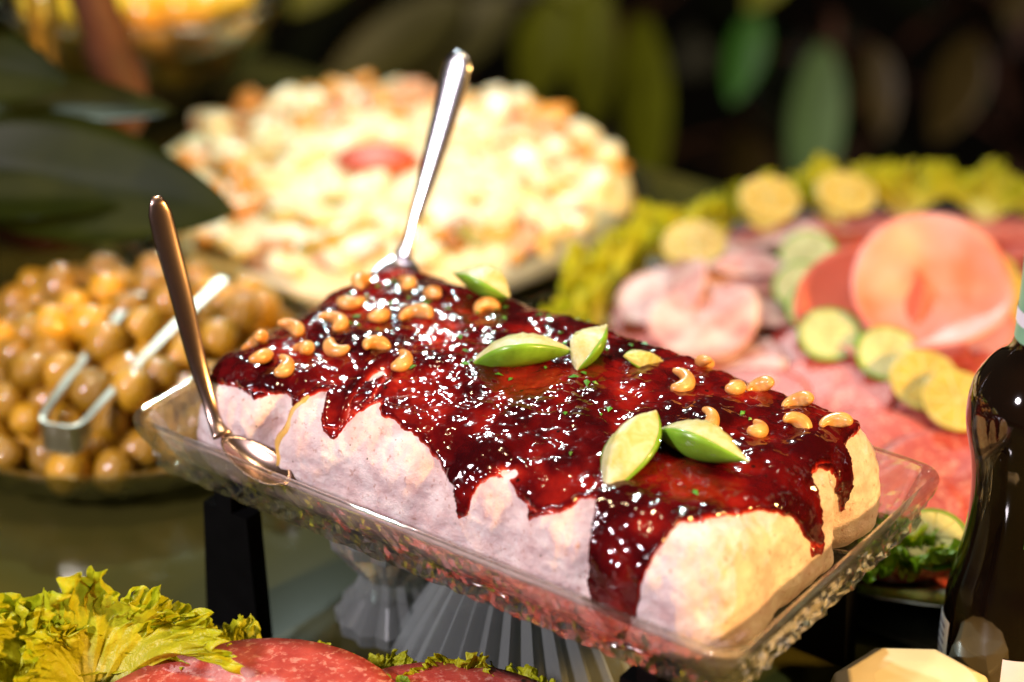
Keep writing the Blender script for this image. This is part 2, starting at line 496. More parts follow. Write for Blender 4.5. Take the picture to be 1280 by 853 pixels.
V, F = box(-6, 6, -4, 10, -0.79, -0.76)
tag(mesh('floor', V, F, M_floor, smooth=False), kind='structure')

table = thing('buffet_table', 'olive glass topped buffet table under the dishes', 'table', (TRAY_XY[0], TRAY_XY[1], -0.76), TRAY_ROT)
V, F = box(-0.95, 0.95, -0.75, 0.60, 0.735, 0.76)
top = mesh('table_top', V, F, M_table, table, smooth=False)
bv = top.modifiers.new('bevel', 'BEVEL'); bv.width = 0.004; bv.segments = 2
for sx in (-0.85, 0.85):
    for sy in (-0.66, 0.51):
        V, F = box(sx - 0.03, sx + 0.03, sy - 0.03, sy + 0.03, 0, 0.735)
        mesh('leg', V, F, M_black, table, smooth=False)

# ---------------------------------------------------------------- black riser that carries the tray
riser = thing('tray_riser', 'black metal riser with flat legs under the crystal tray', 'riser', T(0, 0), TRAY_ROT)
V, F = box(-0.1343, 0.1343, -0.008, 0.008, 0.084, TRAY_Z - 0.002)
mesh('rail', V, F, M_black, riser, smooth=False)
for sx in (-1, 1):
    V, F = box(sx * 0.1405 - 0.006, sx * 0.1405 + 0.006, -0.0945, 0.0945, 0.083, TRAY_Z)
    mesh('crossbar', V, F, M_black, riser, smooth=False)
    for sy in (-1, 1):
        V, F = box(sx * 0.140 - 0.016, sx * 0.140 + 0.016, sy * 0.088 - 0.006, sy * 0.088 + 0.006, 0.0, 0.0828)
        V = [(x + (0.004 * (1 if x > sx * 0.14 else -1) if z < 0.01 else 0), y, z) for x, y, z in V]
        mesh('leg', V, F, M_black, riser, smooth=False)

# ---------------------------------------------------------------- cut glass tray
def rrect(n, hx, hy, r):
    """rounded rectangle, n points, evenly by arc of the unit shape"""
    segs = [(2 * (hx - r)), math.pi * r / 2, 2 * (hy - r), math.pi * r / 2] * 2
    L = sum(segs); out = []
    for i in range(n):
        s = L * i / n
        k = 0
        while s > segs[k]: s -= segs[k]; k += 1
        if k == 0: p = (-hx + r + s, -hy)
        elif k == 1: a = -math.pi / 2 + s / r; p = (hx - r + r * math.cos(a), -hy + r + r * math.sin(a))
        elif k == 2: p = (hx, -hy + r + s)
        elif k == 3: a = s / r; p = (hx - r + r * math.cos(a), hy - r + r * math.sin(a))
        elif k == 4: p = (hx - r - s, hy)
        elif k == 5: a = math.pi / 2 + s / r; p = (-hx + r + r * math.cos(a), hy - r + r * math.sin(a))
        elif k == 6: p = (-hx, hy - r - s)
        else: a = math.pi + s / r; p = (-hx + r + r * math.cos(a), -hy + r + r * math.sin(a))
        out.append(p)
    return out

def cut_tray():
    n = 336
    prof = []   # (half x, half y, corner r, z, facet depth)
    OX, OY = 0.2, 0.1093
    for hz, inset in ((0.0062, 0.021), (0.009, 0.0185), (0.020, 0.0125), (0.030, 0.0085), (0.0342, 0.0068)):
        prof.append((inset, hz, 0))
    prof += [(0.0052, 0.0362, 0), (0.0030, 0.0368, 0), (0.0010, 0.0360, 0), (0.0, 0.0342, 0)]
    wall = []
    for k in range(9):
        f = k / 8
        prof.append((0.0006 + 0.0115 * f, 0.0330 - 0.0315 * f, 1 if 0 < k < 8 else 0.3))
    prof.append((0.0145, 0.0, 0)); prof.append((0.018, 0.0, 0))
    m = len(prof)
    V = []
    for i in range(n):
        pass
    rings = []
    for k, (ins, z, fd) in enumerate(prof):
        ring = rrect(n, OX - ins, OY - ins, max(0.004, 0.016 - ins * 0.5))
        if fd:
            out = []
            for i, (x, y) in enumerate(ring):
                u = i / 9.0; w = (k - 9) / 8.0
                tri = lambda t: abs((t % 1) - 0.5) * 2
                d = 0.0036 * (max(tri(u + w), tri(u - w)) - 0.5) * fd + 0.0004 * (1 if (i * 7 + k * 3) % 5 > 2 else -1) * fd + (0.0012 * (1 if (i // 2 + k) % 2 else -1) * fd if k >= 14 else 0)
                l = math.hypot(x, y)
                nx, ny = (x / l, y / l)
                ax = abs(x) - (OX - ins - 0.016); ay = abs(y) - (OY - ins - 0.016)
                if ax > 0 and ay > 0: nx, ny = math.copysign(0.707, x), math.copysign(0.707, y)
                elif ay > ax: nx, ny = 0, math.copysign(1, y)
                else: nx, ny = math.copysign(1, x), 0
                out.append((x + nx * d, y + ny * d))
            ring = out
        rings.append([(x, y, z) for x, y in ring])
    V = [rings[k][i] for i in range(n) for k in range(m)]
    F = grid_faces(n, m, wrap_u=True)
    sm = [not (8 <= (j % (m - 1)) <= 17) for j in range(len(F))]
    F.append(tuple(i * m for i in range(n))); sm.append(False)
    # cut star under the floor: a slightly faceted bottom
    F.append(tuple(i * m + m - 1 for i in range(n))[::-1]); sm.append(False)
    return V, F, sm
tray = thing('crystal_tray', 'rectangular cut glass tray holding the sauce covered loaf', 'tray', T(0, 0, TRAY_Z), TRAY_ROT)
V, F, sm = cut_tray()
o = mesh('tray_body', V, F, M_glass, tray)
o.data.polygons.foreach_set('use_smooth', sm)
# the raised cut ribs on the tray floor (near the open right end they catch light)
for a0 in np.linspace(-0.07, 0.07, 8):
    V, F = tube([(0.181, a0, 0.0064), (0.150, a0 * 0.8, 0.0064)], [0.0011, 0.0011], 6)
    mesh('floor_rib', V, F, M_glass, tray)

# ---------------------------------------------------------------- ribbed crystal under the tray
def ribbed_bell(name, label, loc, prof, ribs, depth, n, cat, mat):
    t = thing(name, label, cat, loc)
    V, F = lathe(prof, n, rib=lambda th, k: 1 + depth * (abs(((th * ribs / (2 * math.pi)) % 1) - 0.5) * 2 - 0.5))
    m = len(prof)
    F.append(tuple(i * m for i in range(n))[::-1]); F.append(tuple(i * m + m - 1 for i in range(n)))
    mesh('bowl', V, F, mat, t, smooth=False)
    return t
p = T(0.004, -0.012)
b_ = ribbed_bell('crystal_bowl', 'upturned ribbed crystal bowl standing beneath the loaf tray', (p.x, p.y, 0),
            [(0.068, 0.0), (0.066, 0.006), (0.056, 0.026), (0.043, 0.05), (0.033, 0.066), (0.026, 0.072)], 26, 0.16, 208, 'bowl', M_crystal)
V, F = lathe([(0.0, 0.072), (0.030, 0.0725), (0.032, 0.077), (0.028, 0.080), (0.0, 0.0805)], 40)
mesh('foot_ring', V, F, M_crystal, b_)
p = T(-0.075, -0.03)  # crystal piece added to stand in for a lamp's reflection on the table
c_ = ribbed_bell('added_crystal_piece', 'small pale blue crystal piece added under the tray for its glow', (p.x, p.y, 0),
            [(0.030, 0.0), (0.031, 0.008), (0.020, 0.022), (0.016, 0.034), (0.024, 0.046), (0.034, 0.060), (0.035, 0.068)], 12, 0.12, 96, 'added crystal', M_crystal)
V, F = lathe([(0.0, 0.068), (0.030, 0.0683), (0.031, 0.072), (0.028, 0.073), (0.0, 0.0735)], 32)
mesh('rim', V, F, M_crystal, c_)

# ---------------------------------------------------------------- the loaf, its sauce
LB, LF = loaf_base(0.0013)
LP = loaf_shape(LB)
_p = T(0, LOAF_DY, FLOOR_Z + 0.0003)
loaf = thing('savoury_loaf', 'long creamy loaf glazed with dark red fruit sauce in crystal tray', 'loaf', _p, TRAY_ROT)
V = [tuple(v) for v in LP]
F = [tuple(f) for f in LF]
mesh('loaf_body', V, F, M_loaf, loaf)
LT = BVHTree.FromPolygons(V, F)
LB, LF = loaf_base(0.00085)
LP = loaf_shape(LB)
LN = vnormals(LP, LF)

NEAR = [(-.180, .085), (-.16, .089), (-.137, .092), (-.122, .085), (-.110, .080), (-.1, .088), (-.092, .074), (-.086, .066), (-.080, .085), (-.074, .097), (-.066, .093),
        (-.060, .066), (-.054, .060), (-.047, .070), (-.033, .071), (-.015, .077), (-.002, .088), (.010, .096), (.015, .104), (.019, .122), (.024, .116), (.027, .090),
        (.034, .079), (.042, .079), (.051, .088), (.06, .094), (.069, .096), (.076, .090), (.085, .074), (.092, .071), (.096, .09), (.100, .125), (.105, .142), (.12, .16),
        (.130, .142), (.133, .1), (.137, .075), (.145, .06), (.18, .05)]
END = [(-.1, .125), (-.07, .137), (-.052, .150), (-.029, .164), (-.011, .182), (-.001, .207), (.010, .212), (.013, .19), (.018, .165), (.025, .165), (.036, .172),
       (.043, .208), (.047, .188), (.053, .167), (.071, .166), (.1, .16)]
x, y, z = LP.T
drop = HZ - z
wv = 0.0060 * noise(LP, 60, 4.4) + 0.0045 * noise(LP, 150, 8.4) + 0.0025 * noise(LP, 330, 2.4)
d_near = np.interp(x, *zip(*NEAR)) - (-y + drop)
d_end = np.interp(y, *zip(*END)) - (x + drop)
d_end = np.where((y < -0.03) & (d_near < d_end), d_end, d_end)
d_far = 0.108 + 0.022 * noise(LP * np.array([1, 0, 0]), 26, 1.7) - (y + drop)
d_left = 0.172 + 0.02 * noise(LP * np.array([0, 1, 0]), 30, 6.1) - (-x + drop)
# the big run at the near right corner goes down past the end's own line
big = (np.abs(x - 0.117) < 0.019) & (y < -0.05)
d_end = np.where(big, 0.02, d_end)
cov = np.minimum.reduce([d_near, d_end, d_far, d_left]) + wv
# bare streaks
gap = ((x + 0.066 + 0.25 * (y + 0.06)) / 0.0045) ** 2 + ((y + 0.060) / 0.020) ** 2
cov = np.minimum(cov, (np.sqrt(gap) - 1) * 0.004)
gap = ((x - 0.040) / 0.014) ** 2 + ((y + 0.076) / 0.007) ** 2
cov = np.minimum(cov, (np.sqrt(gap) - 1) * 0.006 + 0.004)
film = sstep(0.05, 0.35, noise(LP, 42, 21.0)) * sstep(-0.016, -0.004, cov)
cov = np.where(cov < 0, cov + film * 0.010 * (cov > -0.014), cov)
pool = 0.6 + 0.9 * noise(LP, 38, 12.0) + 0.3 * noise(LP, 90, 2.0)
body = sstep(0.0, 0.006, cov)
th = -0.0010 + 0.0012 * sstep(-0.001, 0.0008, cov) + body * 0.0026 * np.clip(pool, 0.28, 1.5)
th += 0.0010 * groove(cov, 0.0032, 0.0022)
steep = sstep(0.3, 0.8, LN[:, 2])
calm = 0.35 + 0.65 * sstep(0.10, -0.06, 0.8 * x - y)
th += body * calm * (0.0006 * noise(LP, 90, 3.0) + 0.0005 * noise(LP, 210, 7.0) + 0.00050 * noise(LP, 380, 9.0) * sstep(-0.25, 0.35, noise(LP, 45, 15.0)))
JP = LP + LN * th[:, None]
JP[:, 2] = np.maximum(JP[:, 2], 0.0002)
keep = (cov[LF] > -0.0012).any(1)
JF = LF[keep]
used = np.unique(JF); rem = -np.ones(len(JP), int); rem[used] = np.arange(len(used))
jam = mesh('red_sauce', JP[used], rem[JF], M_jam, loaf)
a = jam.data.attributes.new('thick', 'FLOAT', 'POINT')
tv = np.clip(th[used] / 0.0034, 0, 1)
a.data.foreach_set('value', tv.astype(np.float32))
# a pool of sauce run off onto the glass floor
def puddle(cx, cy, rx, ry, h=0.0022, n=28, rings=6):
    V = [(cx, cy, h)]; F = []
    ph = random.random() * 6
    for k in range(1, rings + 1):
        f = k / rings
        for i in range(n):
            t = 2 * math.pi * i / n
            w = 1 + 0.18 * math.sin(3 * t + ph) + 0.1 * math.sin(5 * t + 2 * ph)
            V.append((cx + rx * f * w * math.cos(t), cy + ry * f * w * math.sin(t), 0.0002 + h * math.sqrt(max(0, 1 - f ** 2.5))))
    for i in range(n): F.append((0, 1 + i, 1 + (i + 1) % n))
    for k in range(rings - 1):
        for i in range(n):
            a0 = 1 + k * n; F.append((a0 + i, a0 + n + i, a0 + n + (i + 1) % n, a0 + (i + 1) % n))
    o = mesh('sauce_drip', V, F, M_jam, loaf)
    a = o.data.attributes.new('thick', 'FLOAT', 'POINT'); a.data.foreach_set('value', [0.6] * len(V))
puddle(0.033, -0.0945, 0.020, 0.0035); puddle(0.118, -0.0955, 0.020, 0.004)

JT = BVHTree.FromPolygons([tuple(v) for v in JP[used]], [tuple(f) for f in rem[JF]])
def on_top(x, y):
    """height and normal of the glazed top at loaf-frame x, y"""
    best = None
    for t in (LT, JT):
        h = t.ray_cast(Vector((x, y, 0.2)), Vector((0, 0, -1)))
        if h[0] is not None and (best is None or h[0].z > best[0].z): best = h
    return best[0], best[1]

# torn golden pancake showing in the cut
def ribbon(pts, widths, thick):
    P = bez(pts, 22); V = []
    for i, q in enumerate(P):
        f = i / 21
        h = LT.find_nearest(q); c, n = h[0], h[1]
        d = (P[min(i + 1, 21)] - P[max(i - 1, 0)]).normalized()
        s = d.cross(n).normalized(); w = float(np.interp(f, np.linspace(0, 1, len(widths)), widths))
        wob = 0.0012 * math.sin(9 * f * 3 + 1)
        for off, lift in ((-w, -0.0015), (-w * 0.8, thick * 0.8), (0, thick + wob * 0.4), (w * 0.8, thick * 0.8), (w, -0.0015)):
            V.append(c + s * (off + wob) + n * lift)
    return V, grid_faces(22, 5)
V, F = ribbon([(-.093, -.069, .063), (-.098, -.082, .052), (-.106, -.09, .035), (-.112, -.094, .015), (-.117, -.095, .004)], [0.0012, 0.0028, 0.0045, 0.006, 0.004], 0.0014)
tag(mesh('pancake_edge', V, F, M_crepe, loaf), label='golden pancake edge torn open')
V, F = ribbon([(.168, .030, .050), (.176, .032, .036), (.178, .034, .02), (.178, .036, .006)], [0.001, 0.0018, 0.0018, 0.001], 0.0008)
mesh('pancake_edge', V, F, M_loaf, loaf)

# chopped herbs: many tiny flakes, joined
hv = []; hf = []
spots = [(random.uniform(-.15, .06), random.uniform(-.02, .075)) for _ in range(46)] + [(random.uniform(-.1, .14), random.uniform(-.06, .06)) for _ in range(14)]
for (hx, hy) in spots:
    c, n = on_top(hx, hy)
    a0 = random.random() * 6.28; s = random.uniform(0.0010, 0.0024)
    u = Vector((math.cos(a0), math.sin(a0), 0)); u = (u - n * u.dot(n)).normalized(); w = n.cross(u)
    i0 = len(hv)
    c = c + n * 0.0003
    hv += [c + u * s * 1.6, c + w * s * 0.7 + n * 0.0008, c - u * s * 1.2, c - w * s * 0.8 + n * 0.0006, c + n * 0.0013]
    hf += [(i0, i0 + 1, i0 + 4), (i0 + 1, i0 + 2, i0 + 4), (i0 + 2, i0 + 3, i0 + 4), (i0 + 3, i0, i0 + 4), (i0 + 3, i0 + 2, i0 + 1, i0)]
tag(mesh('herb_flakes', hv, hf, M_herb, loaf, smooth=False), kind='stuff')

# ---------------------------------------------------------------- cashews on the glaze
def cashew_mesh(seed):
    r = random.Random(seed)
    arc = r.uniform(2.6, 3.5); rad = r.uniform(0.0068, 0.0078)
    V = []; n = 12; m = 18
    for i in range(m):
        f = i / (m - 1)
        a = -arc / 2 + arc * f
        fat = 0.0050 * (math.sin(math.pi * min(1, max(0.0, f * 0.94 + 0.03))) ** 0.5) * (1.0 - 0.28 * f) * (1 + 0.12 * math.exp(-((f - 0.3) / 0.2) ** 2))
        cx, cy = rad * math.cos(a), rad * math.sin(a)
        for k in range(n):
            t = 2 * math.pi * k / n
            q = fat * (1 - 0.16 * math.exp(-((t - math.pi) / 0.5) ** 2))
            V.append((cx + q * math.cos(t) * math.cos(a), cy + q * math.cos(t) * math.sin(a), q * 0.92 * math.sin(t)))
    F = [(i * n + k, i * n + (k + 1) % n, (i + 1) * n + (k + 1) % n, (i + 1) * n + k) for i in range(m - 1) for k in range(n)]
    F.append(tuple(range(n))[::-1]); F.append(tuple(range((m - 1) * n, m * n)))
    cx = sum(v[0] for v in V) / len(V)
    V = [(v[0] - cx, v[1], v[2]) for v in V]
    o = mesh('cashew_nut', V, F, M_cashew)
    md = o.modifiers.new('sub', 'SUBSURF'); md.levels = 1; md.render_levels = 1
    return o
LOAF_M = Matrix.Translation(_p) @ Matrix.Rotation(TRAY_ROT, 4, 'Z')
def seat(o, x, y, rotz, lift, tilt=0.0, tdir=0.0):
    c, n = on_top(x, y)
    up = Vector((0, 0, 1)).rotation_difference(n).to_matrix().to_4x4()
    m = LOAF_M @ Matrix.Translation(c + n * lift) @ up @ Matrix.Rotation(rotz, 4, 'Z') @ Matrix.Rotation(tilt, 4, Vector((math.cos(tdir), math.sin(tdir), 0)))
    o.matrix_world = m
protos = [cashew_mesh(s) for s in (1, 2, 3, 4)]
CAS_R = [(.066, .070, 200, .3), (.068, .041, 30, .1), (.093, .055, 20, 0), (.102, .066, 120, .5), (.127, .064, 110, .4), (.104, .010, 5, .1), (.124, .026, 15, .15), (.139, .043, 115, .7), (.152, .058, 125, .6)]
CAS_L = [(-.136, -.066, 40, .3), (-.122, -.047, 60, .3), (-.086, -.028, 150, .2), (-.065, -.031, 20, .1), (-.126, -.015, 70, .2), (-.100, .044, 220, .2), (-.136, .013, 300, .2), (-.145, -.030, 80, .2),
         (-.092, .016, 120, .2), (-.148, .037, 200, .3), (-.110, .006, 10, .2), (-.104, -.038, 260, .2), (-.152, -.052, 90, .3), (-.128, .052, 45, .3), (-.070, .052, 160, .3), (-.118, -.068, 30, .2)]
pi = 0
for lst, lab, grp in ((CAS_R, 'roasted cashew nut on the dark glaze near the two paired fruit wedges', 'cashews by the paired wedges'),
                      (CAS_L, 'roasted cashew nut on the glistening glaze at the spoon end of loaf', 'cashews at the spoon end')):
    for (cx, cy, rz, tl) in lst:
        if pi < 4: o = protos[pi]
        else:
            o = protos[pi % 4].copy(); COL.objects.link(o)
        pi += 1
        tag(o, lab, 'cashew', grp)
        seat(o, cx, cy, R(rz), 0.0024, tl, random.random() * 6)

# ---------------------------------------------------------------- fruit wedges
def wedge(label, x, y, L, rad, ang, rotz, roll, lift, bend=0.0):
    t = thing('fruit_wedge', label, 'fruit wedge', group=None)
    nu, na = 25, 11
    def prof(f):
        s = math.sin(math.pi * (f ** 0.82))
        return max(0.0, s) ** 1.15 * rad + 0.0003
    V = []; core = []
    for i in range(nu):
        f = i / (nu - 1); xx = (f - 0.5) * L
        r = prof(f); by = bend * (f - 0.5) ** 2 * 4
        core.append((xx, 0.0 + by, r * 0.66))
        for k in range(na):
            a_ = -ang / 2 + ang * k / (na - 1)
            V.append((xx, r * math.sin(a_) + by, r * 0.72 - r * math.cos(a_)))
    RV = []
    for i in range(nu):
        A = Vector(V[i * na]); B = Vector(core[i]); Cc = Vector(V[i * na + na - 1])
        RV += [A.lerp(B, 0.12)] + V[i * na:(i + 1) * na] + [Cc.lerp(B, 0.12)]
    mesh('rind', RV, grid_faces(nu, na + 2), M_rind, t)
    # two cut faces from the core to each side, slightly puffed and rough
    W = []
    ns = 6
    rr = random.Random(len(label))
    for i in range(nu):
        f = i / (nu - 1)
        A = Vector(V[i * na]); B = Vector(core[i]); Cc = Vector(V[i * na + na - 1])
        for k in range(2 * ns + 1):
            q = A.lerp(B, 0.1 + 0.9 * k / ns) if k <= ns else B.lerp(Cc, 0.9 * (k - ns) / ns)
            e = math.sin(math.pi * (k % ns) / ns) - (0.6 if k in (0, 2 * ns) else 0)
            W.append(q + Vector((0, 0, 1)) * (0.0006 * e + rr.uniform(-0.0005, 0.0005) * (0 < k < 2 * ns)))
    mesh('flesh', W, grid_faces(nu, 2 * ns + 1), M_pulp, t)
    c, n = on_top(x, y)
    up = Vector((0, 0, 1)).rotation_difference(n).to_matrix().to_4x4()
    low = min((Matrix.Rotation(roll, 3, 'X') @ Vector(v)).z for v in V)
    t.matrix_world = LOAF_M @ Matrix.Translation(c + n * (lift - low)) @ up @ Matrix.Rotation(rotz, 4, 'Z') @ Matrix.Rotation(roll, 4, 'X')
    return t
# (axis direction in the loaf frame: world angle minus the tray's)
wedge('pale green fruit wedge whose sharp tip points down the sauced side', .088, -.040, .058, .0215, R(94), R(36 + 240), R(26), -.002, 0.002)
wedge('bright green fruit wedge with rough flesh beside the hooked cashew', .118, -.018, .056, .0220, R(94), R(36 - 36), R(-38), -.002, -0.002)
wedge('long crescent fruit wedge with curled tip among the glistening beads', -.012, -.001, .066, .0190, R(94), R(36 + 172), R(34), -.002, -0.012)
wedge('short thick fruit wedge overlapping the end of the long crescent', .017, .035, .038, .019, R(94), R(36 + 60), R(-34), -.002)
wedge('pale fruit wedge at the far edge by the upright spoon', -.083, .064, .044, .020, R(94), R(36 + 140), R(34), -.002)
wedge('thin translucent fruit slice sunk in glaze behind the crescents', .040, .050, .032, .010, R(84), R(36 + 30), R(30), -.004)

# ---------------------------------------------------------------- spoons and tongs
def spoon(name, label, pts, widths, mat, bowl_c, bowl_dir, bowl_up, BL, BW, depth):
    """pts: handle from its end to the bowl; bowl is a dished oval"""
    base = Vector(pts[-1])
    t = thing(name, label, 'spoon', base)
    P = [q - base for q in bez(pts, 28)]
    fl = []
    for i in range(28):
        w, h = [float(np.interp(i / 27, np.linspace(0, 1, len(widths)), [a[k] for a in widths])) for k in (0, 1)]
        if i == 0: w *= 0.45; h *= 0.6
        elif i == 1: w *= 0.8
        fl.append((w, h))
    V, F = tube(P, None, 14, flat=fl, up=bowl_up_hint(pts))
    mesh('handle', V, F, mat, t)
    d = Vector(bowl_dir).normalized(); u = Vector(bowl_up); u = (u - d * u.dot(d)).normalized(); s = d.cross(u)
    c = Vector(bowl_c) - base
    nr, na = 9, 32
    V = []; F = []
    for sheet in (0, 1):
        off = len(V)
        for k in range(nr):
            f = k / (nr - 1)
            for i in range(na):
                a_ = 2 * math.pi * i / na
                ex = BL * f * math.cos(a_); ey = BW * f * math.sin(a_) * (1 + 0.15 * math.cos(a_))
                V.append(c + d * ex + s * ey + u * (-depth * (1 - f * f) - (0.0011 if sheet else 0)))
        F += [(off + k * na + i, off + k * na + (i + 1) % na, off + (k + 1) * na + (i + 1) % na, off + (k + 1) * na + i) for k in range(nr - 1) for i in range(na)]
    o1, o2 = (nr - 1) * na, nr * na + (nr - 1) * na
    F += [(o1 + i, o1 + (i + 1) % na, o2 + (i + 1) % na, o2 + i) for i in range(na)]
    mesh('bowl', V, F, mat, t)
    return t
def bowl_up_hint(pts):
    # flat face of the handle turned to the camera side
    return Vector((-0.33, -0.83, 0.5)) if pts[0][0] > -0.1 else Vector((0.25, -1.0, 0.35))
spoon('serving_spoon', 'copper tinted serving spoon leaning in the torn end of the loaf',
      [(-.191, 1.169, .257), (-.187, 1.165, .235), (-.180, 1.158, .205), (-.173, 1.150, .170), (-.1665, 1.142, .148), (-.1625, 1.135, .138), (-.158, 1.127, .1325)],
      [(.0060, .0016), (.0068, .0018), (.0062, .0017), (.0052, .0016), (.0040, .0018), (.0042, .0018), (.0055, .0014)],
      M_rose_steel, (-.139, 1.112, .127), (0.78, -0.56, -0.25), (0.05, -0.35, 0.9), .024, .0105, .006)
spoon('upright_spoon', 'bright steel spoon standing upright at the far end of loaf',
      [(-.0305, 1.348, .270), (-.035, 1.342, .254), (-.0425, 1.331, .228), (-.052, 1.317, .198), (-.0585, 1.307, .178), (-.062, 1.300, .166), (-.066, 1.296, .158)],
      [(.0085, .0022), (.0095, .0030), (.0082, .0030), (.0060, .0026), (.0042, .0026), (.0046, .0026), (.0070, .0020)],
      M_steel, (-.070, 1.276, .1535), (-0.15, -0.95, -0.2), (0, -0.1, 1), .024, .016, .004)

tongs = thing('serving_tongs', 'slim steel serving tongs resting on the potato dish', 'tongs', (-.278, 1.262, .045))
def arm(pts, hs, ths):
    P = [Vector(q) - Vector((-.278, 1.262, .045)) for q in bez(pts, 30)]
    V = []
    for i, q in enumerate(P):
        f = i / 29
        d = (P[min(i + 1, 29)] - P[max(i - 1, 0)]).normalized()
        s = d.cross(Vector((0, 0, 1))).normalized(); u = s.cross(d).normalized()
        h = float(np.interp(f, np.linspace(0, 1, len(hs)), hs)); w = float(np.interp(f, np.linspace(0, 1, len(ths)), ths))
        V += [q - s * w, q + s * w, q + s * w - u * h, q - s * w - u * h]
    F = []
    for i in range(29):
        for k in range(4): F.append((i * 4 + k, i * 4 + (k + 1) % 4, i * 4 + 4 + (k + 1) % 4, i * 4 + 4 + k))
    F.append((3, 2, 1, 0)); F.append((116, 117, 118, 119))
    return V, F
bl, br = (-.286, 1.272, .062), (-.266, 1.262, .062)
V, F = arm([(-.277, 1.2615, .062), (-.2845, 1.264, .062), (-.2875, 1.272, .0625), (-.280, 1.297, .068), (-.262, 1.348, .077), (-.243, 1.394, .085)], [.021, .020, .018, .007, .0025, .002, .002], [.001, .0012, .0018, .0027, .003, .0032, .0036])
a1 = mesh('arm', V, F, M_brushed, tongs, smooth=False)
V, F = arm([(-.277, 1.2615, .062), (-.268, 1.2595, .062), (-.261, 1.266, .0625), (-.250, 1.289, .067), (-.222, 1.348, .077), (-.190, 1.411, .087)], [.021, .020, .018, .007, .0025, .002, .002], [.001, .0012, .0018, .0027, .003, .0034, .0038])
a2 = mesh('arm', V, F, M_brushed, tongs, smooth=False)
for o in (a1, a2):
    bv = o.modifiers.new('bevel', 'BEVEL'); bv.width = 0.0005; bv.segments = 2

# ---------------------------------------------------------------- potato dish
PD = (-.262, 1.388)
dish = thing('potato_dish', 'round cut glass dish heaped with small roast potatoes', 'dish', (PD[0], PD[1], 0))
prof = [(0.0, 0.010), (0.09, 0.011), (0.128, 0.020), (0.143, 0.036), (0.1455, 0.0375), (0.148, 0.036), (0.140, 0.018), (0.126, 0.006), (0.09, 0.004), (0.085, 0.0), (0.0, 0.0)]
V, F = lathe(prof, 144, rib=lambda th, k: 1 + (0.014 * (abs(((th * 36 / (2 * math.pi)) % 1) - 0.5) * 2 - 0.5) if k in (5, 6, 7) else 0))
mesh('dish_body', V, F, M_dish, dish, smooth=False)
# glass drop handle of the dish on the tray's side
hp = [(0.128, -0.100, 0.034), (0.136, -0.110, 0.030), (0.141, -0.120, 0.020), (0.137, -0.127, 0.008), (0.132, -0.130, 0.0045)]
hp = [(-.19 - PD[0] + 0.0, 1.24 - PD[1] + (p[1] + 0.115) * 0.3, p[2]) for p in hp]
hp = [(0.107 - 0.0, -0.098, 0.035), (0.118, -0.108, 0.034), (0.126, -0.116, 0.024), (0.124, -0.114, 0.012), (0.116, -0.106, 0.0085)]
V, F = tube(bez(hp, 14), [0.0055] * 14, 8)
mesh('handle', V, F, M_crystal, dish, smooth=False)

def potato_mesh(seed):
    n, m = 18, 12
    P = []
    for j in range(m):
        ph = math.pi * (j + 0.0) / (m - 1)
        for i in range(n):
            t = 2 * math.pi * i / n
            P.append((math.sin(ph) * math.cos(t), math.sin(ph) * math.sin(t), math.cos(ph)))
    P = np.array(P)
    r = 1 + 0.14 * noise(P, 1.3, seed * 3.1) + 0.05 * noise(P, 3.5, seed * 1.7)
    r_ = np.random.default_rng(seed)
    Q = P * r[:, None] * np.array([r_.uniform(1.0, 1.25), r_.uniform(0.9, 1.05), r_.uniform(0.85, 1.0)])
    F = [(j * n + i, (j + 1) * n + i, (j + 1) * n + (i + 1) % n, j * n + (i + 1) % n) for j in range(m - 1) for i in range(n)]
    return Q, F
pm = []
for s in range(5):
    Q, F = potato_mesh(s + 1)
    o = mesh('roast_potato', Q, F, M_potato); pm.append(o)
spots = []
def layer(rmax, z, step, jit):
    k = 0; yy = -rmax
    while yy <= rmax:
        xx = -rmax + (step / 2 if k % 2 else 0)
        while xx <= rmax:
            px, py = xx + random.uniform(-jit, jit), yy + random.uniform(-jit, jit)
            if math.hypot(px, py) < rmax: spots.append((px, py, z + random.uniform(-.002, .002)))
            xx += step
        yy += step * 0.87; k += 1
layer(0.122, 0.025, 0.0275, 0.003)
layer(0.114, 0.044, 0.0278, 0.003)
layer(0.088, 0.062, 0.0285, 0.004)
layer(0.05, 0.076, 0.029, 0.004)
for i, (px, py, pz) in enumerate(spots):
    if i < 5: o = pm[i]
    else:
        o = pm[i % 5].copy(); COL.objects.link(o)
    s = random.uniform(0.0118, 0.0150)
    o.location = (PD[0] + px, PD[1] + py, pz); o.scale = (s, s, s)
    o.rotation_euler = (random.random() * 6, random.random() * 6, random.random() * 6)
    if pz > .055: tag(o, 'small golden roast potato on top of the heap in the glass dish', 'potato', 'roast potatoes on top of the heap')
    elif math.hypot(px, py) > .092: tag(o, 'small golden roast potato lying along the glass dish rim', 'potato', 'roast potatoes along the dish rim')
    else: tag(o, 'small golden roast potato down inside the heaped glass dish', 'potato', 'roast potatoes inside the heap')

